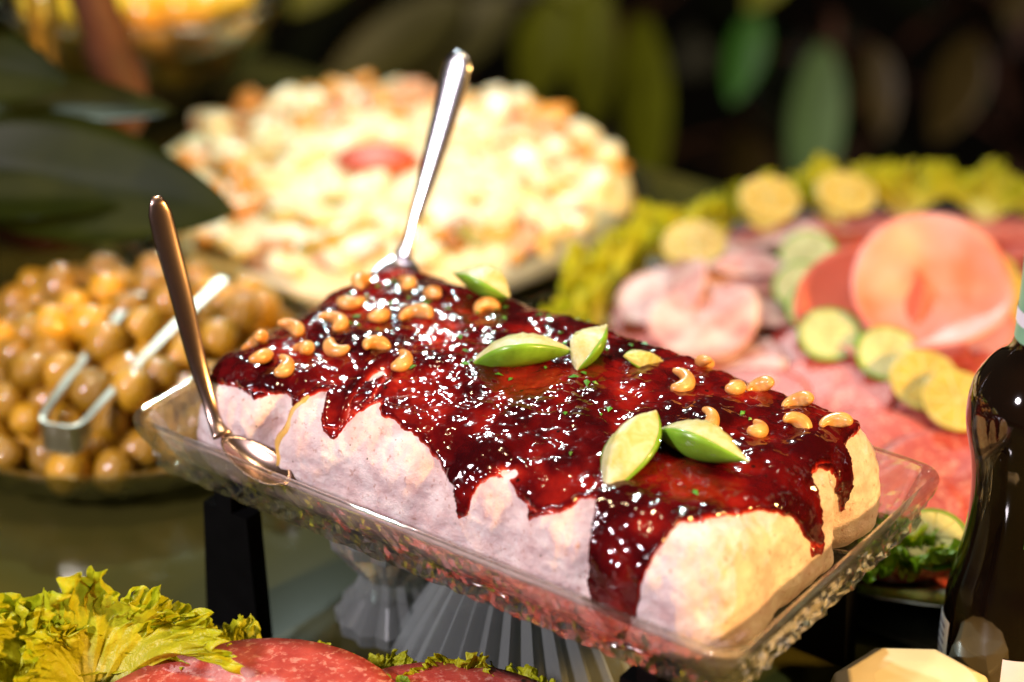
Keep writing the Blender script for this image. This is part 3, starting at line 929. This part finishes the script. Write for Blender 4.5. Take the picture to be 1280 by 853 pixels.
# ---------------------------------------------------------------- layered salad on its glass plate
PC = (-.097, 1.682)
plate = thing('salad_plate', 'round glass plate with bright scalloped rim under the layered salad', 'plate', (PC[0], PC[1], 0))
V, F = lathe([(0.0, 0.005), (0.16, 0.006), (0.197, 0.016), (0.206, 0.020), (0.208, 0.0185), (0.199, 0.012), (0.165, 0.001), (0.15, 0.0), (0.0, 0.0)], 192,
             rib=lambda th, k: 1 + (0.010 * math.cos(th * 32) if k in (3, 4, 5) else 0))
mesh('plate_body', V, F, M_dish, plate)
salad = thing('layered_salad', 'wide round creamy layered salad with orange and ham pieces', 'salad', (PC[0], PC[1], 0.0062))
prof = [(0.0, 0.044)] + [(0.19 * f, 0.044 - 0.008 * f ** 2) for f in (0.15, 0.3, 0.45, 0.6, 0.75, 0.88)] + [(0.186, 0.028), (0.190, 0.018), (0.184, 0.012), (0.16, 0.0012)]
V, F = lathe(prof, 96)
V = np.array(V); nz = noise(V, 26, 1.1) * 0.006 + noise(V, 70, 4.1) * 0.003
V[:, 2] += nz * (V[:, 2] > 0.013)
mesh('dressing', V, F, M_mayo, salad)
ST = BVHTree.FromPolygons([tuple(v) for v in V], F)
def chunk_mesh(name, mat, sx, sy, sz, seed):
    Q, F = potato_mesh(seed)
    Q = np.sign(Q) * np.abs(Q) ** 0.6 * np.array([sx, sy, sz])
    me = bpy.data.meshes.new(name); me.from_pydata([tuple(q) for q in Q], [], F); me.materials.append(mat)
    me.polygons.foreach_set('use_smooth', [True] * len(me.polygons))
    return me
cm = [chunk_mesh('salad_piece', M_chunks[k], *s, 20 + j) for j, (k, s) in enumerate([(0, (.013, .010, .006)), (0, (.009, .012, .006)), (1, (.012, .008, .005)), (1, (.016, .005, .004)),
      (2, (.011, .011, .004)), (2, (.014, .008, .004)), (3, (.010, .007, .004)), (4, (.007, .006, .003))])]
for i in range(270):
    r = 0.177 * math.sqrt(random.random()); t = random.random() * 6.283
    if r < 0.06: k = random.choice([0, 0, 1, 1, 1, 7]) if r > 0.04 else None
    elif r < 0.115: k = random.choice([0, 0, 1, 1, 0, 2, 5, 7])
    else: k = random.choice([0, 2, 2, 3, 3, 4, 5, 5, 6, 6, 7, 1])
    if k is None: continue
    px, py = r * math.cos(t), r * math.sin(t)
    h = ST.ray_cast(Vector((px, py, 0.2)), Vector((0, 0, -1)))
    share('salad_piece', cm[k], salad, (px, py, h[0].z + 0.0015), (random.uniform(-.5, .5), random.uniform(-.5, .5), random.random() * 6.28), [random.uniform(0.8, 1.3) * (1.1 if r > 0.1 else 1)] * 3)
# tomato flower at the centre
V, F = lathe([(0.0, 0.008), (0.014, 0.0075), (0.026, 0.004), (0.031, 0.0), (0.026, -0.003), (0.0, -0.004)], 32)
V = [(x * 1.05, y * 0.85, z) for x, y, z in V]
o = mesh('tomato_half', V, F, M_tomato); o.location = (PC[0] - 0.006, PC[1] - 0.004, 0.055)
tag(o, 'red tomato half in the middle of the creamy salad', 'tomato')

# ---------------------------------------------------------------- bowl of yellow fruit
BC = (-.315, 1.935)
bowl = thing('fruit_bowl', 'glass bowl of yellow fruit pieces behind the brown stem', 'bowl', (BC[0], BC[1], 0))
V, F = lathe([(0.0, 0.010), (0.055, 0.012), (0.10, 0.06), (0.135, 0.115), (0.139, 0.117), (0.141, 0.114), (0.106, 0.056), (0.062, 0.006), (0.058, 0.0), (0.0, 0.0)], 96)
mesh('bowl_body', V, F, M_dish, bowl)
fm_ = [chunk_mesh('fruit_piece', M_fruit[k], .020, .016, .013, 30 + k) for k in range(3)]
for lz, rm in ((0.028, 0.040), (0.052, 0.068), (0.078, 0.088), (0.102, 0.098)):
    n = int((rm / 0.026) ** 2 * 2.4)
    for i in range(n):
        r = rm * math.sqrt((i + 0.5) / n); t = i * 2.39996
        o = share('fruit_piece', fm_[random.choice([0, 0, 0, 1, 1, 2])], None, (BC[0] + r * math.cos(t), BC[1] + r * math.sin(t), lz + random.uniform(-.004, .004)),
                  (random.uniform(-.6, .6), random.uniform(-.6, .6), random.random() * 6))
        tag(o, 'yellow fruit piece heaped in the tall glass bowl', 'fruit piece', 'fruit pieces in the glass bowl')

# ---------------------------------------------------------------- leaves
def blade(base, tip, normal, width, fold=0.15, curl=0.12, n=18, m=9, wavy=0.02, shape=0.85):
    base, tip = Vector(base), Vector(tip)
    d = tip - base; L = d.length; d.normalize()
    nn = Vector(normal); nn = (nn - d * nn.dot(d)).normalized(); s = d.cross(nn)
    V = []
    for sheet in (0, 1):
        for i in range(n):
            f = i / (n - 1)
            w = width * math.sin(math.pi * min(1, f ** shape * 0.97 + 0.03)) ** 0.75
            for k in range(m):
                v = -1 + 2 * k / (m - 1)
                h = fold * abs(v) * w + curl * L * (0.25 - (f - 0.5) ** 2) + wavy * width * math.sin(f * 9 + v * 2) - sheet * 0.0008
                V.append(base + d * (L * f) + s * (w * v) + nn * h)
    F = grid_faces(n, m)
    F += [tuple(reversed(q)) for q in grid_faces(n, m, off=n * m)]
    rim = [i * m for i in range(n)] + [(n - 1) * m + k for k in range(1, m)] + [i * m + m - 1 for i in range(n - 2, -1, -1)] + [k for k in range(m - 2, 0, -1)]
    for a_, b_ in zip(rim, rim[1:] + rim[:1]): F.append((a_, b_, b_ + n * m, a_ + n * m))
    return V, F

# potted plant on the left
pl = Vector((-.315, 1.665, 0))
plant = thing('potted_plant', 'plant with thick brown stem and broad dark leaves behind the potatoes', 'plant', pl)
V, F = lathe([(0.0, 0.004), (0.035, 0.0), (0.040, 0.004), (0.052, 0.066), (0.056, 0.070), (0.056, 0.078), (0.050, 0.079), (0.047, 0.068), (0.0, 0.066)], 40)
V = [(x - 0.045, y + 0.0, z) for x, y, z in V]
mesh('pot', V, F, M_pot, plant)
sp_ = bez([(-.02, 0, .066), (.022, 0.0, .10), (.016, 0.0, .15), (.006, 0.0, .20), (-.012, 0.02, .30), (-.02, 0.05, .40)], 20)
V, F = tube(sp_, [0.021 * (1 - 0.02 * i) for i in range(20)], 14)
V = [tuple(Vector(v) + Vector((0.0015 * math.sin(v[2] * 160), 0, 0))) for v in V]
mesh('stem', V, F, M_bark, plant)
for (x0, x1) in ((-.040, -.046), (-.028, -.030)):
    V, F = tube(bez([(x0 - .01, .02, .066), (x0, .02, .16), (x1, .03, .32)], 10), [0.0045] * 10, 8)
    mesh('side_shoot', V, F, M_stalk, plant)
for b0, t0, nrm, w in (((-.40, 1.50, .135), (-.186, 1.47, .107), (0.05, -0.80, 0.6), .044),
                       ((-.405, 1.53, .17), (-.235, 1.545, .150), (0.1, -0.55, 0.8), .022),
                       ((-.40, 1.50, .215), (-.296, 1.49, .192), (0.15, -0.85, 0.5), .027),
                       ((-.42, 1.46, .118), (-.255, 1.475, .112), (0.1, -0.35, 0.9), .024),
                       ((-.40, 1.47, .262), (-.335, 1.50, .248), (0.15, -0.6, 0.7), .02)):
    V, F = blade(Vector(b0) - pl, Vector(t0) - pl, nrm, w, 0.22, 0.06)
    lf = mesh('leaf', V, F, M_leaf, plant)
    V, F = tube(bez([Vector(b0) - pl, (Vector(b0) - pl + Vector((-.03, .02, -.01))), Vector((-.045, 0, .075))], 10), [0.0028] * 10, 6)
    mesh('leaf_stalk', V, F, M_stalk, plant)

# dim shrubs beyond the table
def shrub(x, y, label, leaves, h=0.62):
    base = Vector((x, y, -0.76))
    t = thing('shrub', label, 'shrub', base, group=None)
    V, F = tube([(0, 0, 0), (0.01, 0.01, h * 0.5), (0.0, 0.0, h)], [0.014, 0.011, 0.007], 8)
    mesh('stem', V, F, M_bark, t)
    for (b0, t0, nrm, w, col) in leaves:
        B, Tp = Vector(b0) - base, Vector(t0) - base
        V, F = blade(B, Tp, nrm, w, 0.12, 0.08)
        mesh('leaf', V, F, M_far[col], t)
        hz = min(h - 0.02, max(0.1, B.z - 0.12))
        V, F = tube(bez([(0.005, 0.005, hz), (B.x * 0.5, B.y * 0.5 + 0.03, (hz + B.z) / 2 + 0.03), B], 10), [0.0035] * 10, 6)
        mesh('branch', V, F, M_bark, t)
def filler(cx, cy, n, seed, spread=0.35, zr=(-.55, -.02), cols=('dark', 'dark', 'dark', 'tan')):
    r = random.Random(seed); out = []
    for i in range(n):
        p0 = Vector((cx + r.uniform(-spread, spread), cy + r.uniform(-.12, .2), r.uniform(*zr)))
        a_ = r.uniform(0, 6.28); l = r.uniform(.09, .17)
        p1 = p0 + Vector((math.cos(a_) * l, -abs(math.sin(a_)) * l * 0.4, -l * r.uniform(0.3, 1.0)))
        out.append((p0, p1, (r.uniform(-.4, .4), -0.7, 0.6), r.uniform(.025, .045), r.choice(cols)))
    return out
UPF = (0, -0.8, 0.55)
shrub(.36, 2.52, 'dim shrub with one broad pale green hanging leaf', [
    ((.335, 2.42, -.135), (.318, 2.36, -.32), UPF, .030, 'pale'), ((.262, 2.42, -.10), (.235, 2.38, -.19), UPF, .022, 'green'),
    ((.395, 2.45, -.15), (.405, 2.4, -.24), UPF, .022, 'tan'), ((.30, 2.46, -.05), (.25, 2.42, -.10), UPF, .02, 'olive')] + filler(.36, 2.62, 12, 3))
shrub(.12, 2.52, 'yellow green shrub with long upright leaves behind the salad', [
    ((.137, 2.42, -.10), (.150, 2.38, -.31), (0.1, -0.8, 0.55), .028, 'olive'), ((.085, 2.43, -.075), (.086, 2.38, -.22), (-0.1, -0.8, 0.55), .030, 'olive'),
    ((.045, 2.44, -.09), (.02, 2.40, -.20), UPF, .030, 'olive'), ((.0, 2.46, -.10), (-.12, 2.40, -.18), (0, -0.6, 0.8), .036, 'grey'),
    ((.02, 2.47, -.05), (.11, 2.42, -.10), UPF, .025, 'olive')] + filler(.12, 2.62, 10, 5))
shrub(-.17, 2.55, 'dark olive shrub with greyish leaf behind the spoon', [
    ((-.05, 2.45, -.095), (-.21, 2.38, -.19), (0, -0.5, 0.85), .040, 'grey'), ((-.16, 2.5, -.04), (-.24, 2.44, -.11), UPF, .03, 'olive')] + filler(-.2, 2.65, 10, 8))
shrub(.58, 2.55, 'nearly black shrub with a few brownish leaves', [
    ((.50, 2.44, -.135), (.455, 2.38, -.235), (0.3, -0.8, 0.4), .034, 'tan'), ((.565, 2.45, -.045), (.525, 2.40, -.11), UPF, .028, 'tan'),
    ((.535, 2.46, -.03), (.49, 2.42, -.075), UPF, .022, 'tan')] + filler(.58, 2.65, 12, 12))

# ---------------------------------------------------------------- lettuce
def lettuce_leaf(seed, L=0.075, spread=1.15, ruffle=0.011, freq=9):
    """a fan whose margin buckles at several scales, as curly lettuce does"""
    nu, nv = 300, 52
    U, Vv = np.meshgrid(np.linspace(-1, 1, nu), np.linspace(0, 1, nv), indexing='ij')
    u, v = U.ravel(), Vv.ravel()
    def n2(a, b, k): return noise(np.stack([u * a, v * b, np.full_like(u, seed * 3.7 + k)], 1), 1.0, 0.37)
    edge = v ** 1.7
    phi = u * spread * (0.3 + 0.7 * v)
    rho = L * v * (1 + 0.16 * n2(4, 0.1, 1) + 0.07 * n2(9, 0.1, 2) + 0.04 * n2(24, 0.1, 3))
    fr = sstep(0.66, 1.0, v) * ruffle * 0.62
    h = edge * ruffle * (2.4 * n2(3.2, 1.5, 4) + 1.2 * n2(7, 3, 5)) + fr * (1.9 * n2(22, 9, 6) + 1.1 * n2(42, 15, 16)) + 0.3 * ruffle * v * n2(9, 8, 7)
    sd = edge * ruffle * 0.6 * n2(5, 3, 8) + fr * (1.5 * n2(24, 9, 9) + 0.8 * n2(44, 15, 17))
    rd = edge * ruffle * 0.6 * n2(6, 3, 10) + fr * (1.2 * n2(23, 9, 11) + 0.8 * n2(41, 15, 18))
    # the margin rolls over
    x_ = (rho + rd) * np.cos(phi) - 0.22 * L * np.clip(v - 0.7, 0, 1) * 2 * (n2(4, 0.3, 15) + 0.4)
    y_ = rho * np.sin(phi) + sd
    z_ = h + 0.30 * rho * v + 0.10 * L * np.abs(u) * v
    rim = np.clip(v * 0.85 + 0.2 * np.abs(u) * v, 0, 1)
    me = bpy.data.meshes.new('lettuce_leaf'); me.from_pydata([tuple(q) for q in np.stack([x_, y_, z_], 1)], [], grid_faces(nu, nv))
    me.polygons.foreach_set('use_smooth', [True] * len(me.polygons))
    at = me.attributes.new('rim', 'FLOAT', 'POINT'); at.data.foreach_set('value', rim.astype(np.float32))
    return me
LM = []
for s in range(5):
    me = lettuce_leaf(s + 1, freq=7 + s); me.materials.append(M_lettuce); LM.append(me)
LG = []
for s in range(3):
    me = lettuce_leaf(s + 21, freq=8 + s); me.materials.append(M_lettuce_green); LG.append(me)
def lettuce(me, loc, yaw, pitch, scale, label, group, roll=0):
    o = share('lettuce_leaf', me, None, loc)
    o.rotation_euler = (Matrix.Rotation(R(yaw), 3, 'Z') @ Matrix.Rotation(R(-pitch), 3, 'Y') @ Matrix.Rotation(R(roll), 3, 'X')).to_euler()
    o.scale = (scale,) * 3
    return tag(o, label, 'lettuce', group)

# ---------------------------------------------------------------- slices
def disc(r, thick, seed, wav=0.002, nr=9, na=44, ell=1.0, cup=0.0):
    V = [(0, 0, thick)]; F = []
    rr = random.Random(seed); p1, p2 = rr.random() * 6, rr.random() * 6
    def hz(f, t): return wav * f * (math.sin(2 * t + p1) + 0.5 * math.sin(3 * t + p2)) + cup * f * f
    rings = [(f, 1) for f in np.linspace(1 / nr, 1, nr)] + [(1.004, 0)] + [(f, 0) for f in np.linspace(1, 1 / nr, nr)[1:]]
    for f, tp in rings:
        for i in range(na):
            t = 2 * math.pi * i / na
            V.append((r * f * math.cos(t) * (1 + 0.02 * math.sin(3 * t + p1)), r * f * ell * math.sin(t), hz(f, t) + thick * tp))
    V.append((0, 0, 0))
    for i in range(na): F.append((0, 1 + i, 1 + (i + 1) % na))
    for k in range(len(rings) - 1):
        a0 = 1 + k * na
        for i in range(na): F.append((a0 + i, a0 + na + i, a0 + na + (i + 1) % na, a0 + (i + 1) % na))
    a0 = 1 + (len(rings) - 1) * na
    for i in range(na): F.append((a0 + i, len(V) - 1, a0 + (i + 1) % na))
    return V, F

# near plate: salami on lettuce
NP = (-.135, .935)
nplate = thing('salami_plate', 'glass plate of salami and lettuce in front of the crystal tray', 'plate', (NP[0], NP[1], 0))
V, F = lathe([(0.0, 0.006), (0.10, 0.007), (0.150, 0.016), (0.153, 0.015), (0.105, 0.001), (0.0, 0.0)], 64)
mesh('plate_body', V, F, M_dish, nplate)
G = 'lettuce under the front salami'
for k, (px, py, yaw, pit, sc, rl) in enumerate([(-.205, 1.012, 128, 44, 1.00, 10), (-.222, 1.010, 100, 62, 1.15, 0), (-.188, 1.030, 92, 40, .72, -10), (-.150, 1.030, 80, 30, .62, 8),
        (-.115, 1.022, 85, 26, .55, 0), (-.075, 1.020, 95, 22, .55, 0), (-.030, 1.010, 70, 44, .55, 12), (-.005, 1.000, 40, 30, .60, 0), (-.235, .985, 165, 40, .9, 0), (-.055, 1.005, 85, 26, .5, 0)]):
    lettuce(LM[k % 5], (px, py, .018), yaw, pit, sc, 'curly yellow green lettuce leaf behind the front salami slices', G, rl)
for k, (px, py, yaw, pit, sc, rl) in enumerate([(-.262, .955, 110, 60, .8, 0), (-.285, .96, 120, 64, .9, 0), (-.262, 1.0, 120, 60, 1.0, 0), (-.225, 1.015, 95, 54, .9, 5)]):
    lettuce(LM[(k + 2) % 5], (px, py, .016), yaw, pit, sc, 'curly yellow green lettuce leaf behind the front salami slices', G, rl)
V, F = lathe([(0.0, 0.030), (0.060, 0.027), (0.082, 0.016), (0.088, 0.0), (0.0, 0.0)], 40)
V = [(x * 1.25, y, z) for x, y, z in V]
for k, (px, py, z0, rx, ry, rad) in enumerate([(-.137, .950, .049, -4, -2, .090), (-.036, .946, .043, -3, 5, .084), (-.10, .915, .054, 4, 2, .080), (-.19, .900, .054, 4, -4, .080)]):
    V, F = disc(rad, .0026, k, .0022)
    o = mesh('salami_slice', V, F, M_salami); o.location = (px, py, z0 + .012); o.rotation_euler = (R(rx), R(ry), k * 1.3)
    tag(o, 'large speckled salami slice lying on curly lettuce in front', 'salami', 'front salami slices')
# bed of lettuce carrying the slices
for k, (px, py, yaw) in enumerate([(-.10, .90, 60), (-.16, .90, 150), (-.13, .95, 300), (-.19, .95, 220), (-.07, .95, 10)]):
    lettuce(LG[k % 3], (px, py, .018), yaw, 14, .85, 'lettuce leaf lying flat under the front salami slices', 'flat lettuce under salami')

# meat platter on the right
MP = (.297, 1.397)
board = thing('slate_board', 'black slate board beneath the meat platter', 'board', (MP[0], MP[1], 0), R(-36))
V, F = box(-.26, .28, -.275, .24, 0, .008)
o = mesh('board_body', V, F, M_slate, board, smooth=False); bv = o.modifiers.new('bevel', 'BEVEL'); bv.width = .002
plat = thing('meat_platter', 'round metal platter spread with salami, ham and lime slices', 'platter', (MP[0], MP[1], .0082))
V, F = lathe([(0.0, 0.004), (0.23, 0.005), (0.271, 0.012), (0.275, 0.011), (0.235, 0.001), (0.0, 0.0)], 80)
mesh('platter_body', V, F, M_platter, plat)
G = 'lettuce around the meat platter'
def ring_leaf(deg, rad, pit, sc, me, label, dz=0.022, yaw=None):
    a_ = R(deg)
    lettuce(me, (MP[0] + rad * math.cos(a_), MP[1] + rad * math.sin(a_), dz), deg if yaw is None else yaw, pit, sc, label, G)
k = 0
for deg, pit, sc in ((62, 10, .7), (76, 18, .7), (90, 20, .75), (103, 18, .75), (116, 16, .7), (128, 12, .7), (138, 14, .75), (148, 16, .75), (157, 20, .8), (165, 24, .8), (173, 24, .8), (181, 20, .8)):
    ring_leaf(deg, .228, pit, sc, LM[k % 5], 'frilly lettuce leaf along the far edge of the meat platter' if deg < 128 else 'frilly lettuce leaf between the salad and the meat platter'); k += 1
for deg, pit, sc in ((236, 18, .9), (243, 14, 1.0), (249, 24, .9), (254, 12, 1.0), (261, 16, .9), (228, 16, .8), (247, 8, 1.1)):
    ring_leaf(deg, .226, pit, sc, (LG[k % 3], LM[k % 5])[k % 2], 'deep green lettuce leaf between tray corner and brown bottle'); k += 1
# mound of cold cuts
n_s = 0
for rad, cnt, z0, tilt, r in ((.212, 25, .024, 14, .047), (.165, 20, .030, 13, .048), (.115, 14, .036, 12, .046), (.06, 8, .041, 8, .046), (.0, 1, .047, 0, .046)):
    for i in range(cnt):
        a_ = 2 * math.pi * (i + 0.37 * (rad > .1)) / cnt
        V, F = disc(r * random.uniform(.93, 1.06), .002, n_s + 50, .0018)
        pale = (1.9 < a_ < 3.3 and .1 < rad < .2 and n_s % 3 != 0)
        o = mesh('ham_slice' if pale else 'salami_slice', V, F, M_prosciutto if pale else M_salami)
        o.location = (MP[0] + rad * math.cos(a_), MP[1] + rad * math.sin(a_), z0 + 0.0025 * (i % 3) + random.uniform(0, .003))
        o.rotation_euler = Matrix.Rotation(a_, 3, 'Z').to_euler()
        o.rotation_euler = (Matrix.Rotation(a_, 3, 'Z') @ Matrix.Rotation(R(tilt), 3, 'Y') @ Matrix.Rotation(random.random() * 6, 3, 'Z')).to_euler()
        if pale: tag(o, 'pale marbled ham slice overlapping on the round platter', 'ham', 'pale ham on the platter')
        else:
            where = 'along the outer edge of' if rad > .2 else 'in the middle rings of' if rad > .1 else 'around the ham rose on'
            tag(o, 'red salami slice overlapping others ' + where + ' the round meat platter', 'salami', 'salami ' + where + ' the platter')
        n_s += 1
# crumpled pale ham in front of the lime row
for k, (px, py, sc) in enumerate([(.128, 1.418, 1.0), (.165, 1.455, 1.1), (.155, 1.50, 1.0), (.190, 1.535, .9), (.105, 1.46, .9)]):
    V, F = disc(.038 * sc, .0018, 90 + k, .0045, cup=.002)
    o = mesh('ham_slice', V, F, M_prosciutto); o.location = (px, py, .050); o.rotation_euler = (R(14), R(-10 + 8 * k), k)
    tag(o, 'crumpled pale ham slice between the loaf and the lime slices', 'ham', 'crumpled ham beside the limes')

# folded ham rose
rose = thing('ham_rose', 'folded coral pink ham slices forming a rose on the platter', 'ham', (.268, 1.405, .050))
for (dx, dy, dz, r, rx, ry, cup, mt) in ((0.006, -0.006, 0.032, .053, 38, 0, .016, M_ham), (-.036, .002, .016, .044, 42, -22, .010, M_ham_rim), (0.018, 0.034, 0.012, .050, 42, 12, .008, M_ham_rim), (0.0, -0.006, 0.002, .066, 4, 0, .0, M_ham), (0.004, 0.004, 0.009, .056, 14, 4, .003, M_ham_rim)):
    V, F = disc(r, .0024, int(r * 1000), .0055, cup=cup, ell=.92)
    o = mesh('petal', V, F, mt, rose); o.location = (dx, dy, dz); o.rotation_euler = (R(rx), R(ry), 0)

# citrus slices
def citrus(x, y, z, r, rx, ry, flesh, rind, label, group):
    t = thing('citrus_slice', label, 'citrus slice', (x, y, z), group=group)
    t.rotation_euler = (Matrix.Rotation(R(rx), 3, 'X') @ Matrix.Rotation(R(ry), 3, 'Y') @ Matrix.Rotation(random.random() * 6, 3, 'Z')).to_euler()
    V, F = lathe([(r * .90, .0002), (r, .0004), (r, .0030), (r * .90, .0033), (r * .90, .0002)], 36)
    mesh('rind', V, F, rind, t)
    for k in range(9):
        a0, a1 = 2 * math.pi * (k + .06) / 9, 2 * math.pi * (k + .94) / 9
        P = [(r * .08 * math.cos((a0 + a1) / 2), r * .08 * math.sin((a0 + a1) / 2))] + [(r * .86 * math.cos(a0 + (a1 - a0) * q / 4), r * .86 * math.sin(a0 + (a1 - a0) * q / 4)) for q in range(5)]
        n_ = len(P); V = [(x_, y_, .0006) for x_, y_ in P] + [(x_, y_, .0034) for x_, y_ in P]
        F = [tuple(range(n_))[::-1], tuple(range(n_, 2 * n_))] + [(q, (q + 1) % n_, n_ + (q + 1) % n_, n_ + q) for q in range(n_)]
        mesh('segment', V, F, flesh, t, smooth=False)
    V, F = disc(r * .91, .0022, 3, 0); V = [(x_, y_, z_ + .0006) for x_, y_, z_ in V]
    mesh('pith', V, F, M_pulp, t)
for (x_, y_, rx, ry, kind) in ((.206, 1.497, 16, -8, 0), (.197, 1.447, 18, -6, 0), (.203, 1.415, 16, -6, 0), (.207, 1.378, 18, -5, 0), (.241, 1.352, 22, 0, 0), (.260, 1.318, 20, 4, 1), (.276, 1.292, 18, 4, 1),
                               (.188, 1.590, 14, 0, 1), (.128, 1.515, 12, -6, 1), (.325, 1.470, 12, 6, 1), (.335, 1.43, 14, 6, 1), (.245, 1.60, 10, 4, 1), (.238, 1.140, 14, 0, 0)):
    if kind == 0:
        lab = 'lone lime slice resting on lettuce beside the bottle' if y_ < 1.2 else 'pale lime slice in the row curving past the ham rose'
        citrus(x_, y_, .061 if y_ > 1.2 else .056, .0205, rx + 10, ry, M_lime, M_rind, lab, 'lime row' if y_ > 1.2 else None)
    else: citrus(x_, y_, .060, .0225, rx + 8, ry, M_lemon, M_lemon_rind, 'yellow lemon slice laid on the cold cuts of the platter', 'lemon slices')

# ---------------------------------------------------------------- cream dish, lower right
cd = thing('butter_dish', 'faceted cream ceramic butter dish beside the brown bottle', 'dish', (.212, 1.026, 0), R(20))
V, F = lathe([(0.0, .0), (.058, .0), (.060, .003), (.060, .007), (.050, .0085), (0.0, .0085)], 8)
o = mesh('base', V, F, M_cream, cd, smooth=False); bv = o.modifiers.new('bevel', 'BEVEL'); bv.width = .001; bv.segments = 2
V, F = lathe([(0.0, .0087), (.049, .0087), (.051, .011), (.044, .034), (.036, .0395), (.022, .0405), (0.0, .0405)], 8)
o = mesh('lid', V, F, M_cream, cd, smooth=False); bv = o.modifiers.new('bevel', 'BEVEL'); bv.width = .0022; bv.segments = 3

# ---------------------------------------------------------------- bottle
bt = thing('brown_bottle', 'dark brown glass bottle with waisted body beside the tray corner', 'bottle', (.2735, 1.076, 0))
bp = [(0.0, .003), (.030, .0), (.037, .004), (.0388, .012), (.0390, .050), (.0375, .070), (.0335, .090), (.0312, .110), (.0310, .130), (.0330, .148), (.0365, .164), (.0376, .176), (.0358, .191),
      (.029, .203), (.021, .211), (.0175, .219), (.0165, .232), (.0160, .290), (.0155, .292), (.0155, .302), (.0, .302)]
pp = [(q.x, q.y) for q in bez([(a_, b_, 0) for a_, b_ in bp[2:19]], 70)]
V, F = lathe(bp[:2] + pp + bp[19:], 64)
body = mesh('glass_body', V, F, M_bottle, bt)
def brad(z_):
    zz = [b_ for a_, b_ in pp]; return float(np.interp(z_, zz, [a_ for a_, b_ in pp]))
def label(name, z0, z1, a0, a1, mat, slant=0.0, par=bt, lift=.0005):
    V = []; nz, na = 10, 24
    for i in range(na):
        a_ = R(a0 + (a1 - a0) * i / (na - 1))
        for k in range(nz):
            zz = z0 + (z1 - z0) * k / (nz - 1) + slant * (i / (na - 1))
            r = brad(zz) + lift
            V.append((r * math.cos(a_), r * math.sin(a_), zz))
    return mesh(name, V, grid_faces(na, nz), mat, par)
l1 = label('side_label', .010, .052, 168, 196, M_paper)
for k in range(7): label('print_line', .014 + k * .0052, .0162 + k * .0052, 172, 190, M_print, par=l1, lift=.0008)
label('front_label', .008, .047, 250, 330, M_paper)
label('shoulder_label', .112, .150, 256, 330, M_green_paper)
label('neck_foil', .221, .288, 0, 360, M_teal)
label('neck_band', .230, .238, 0, 360, M_paper, lift=.0009)
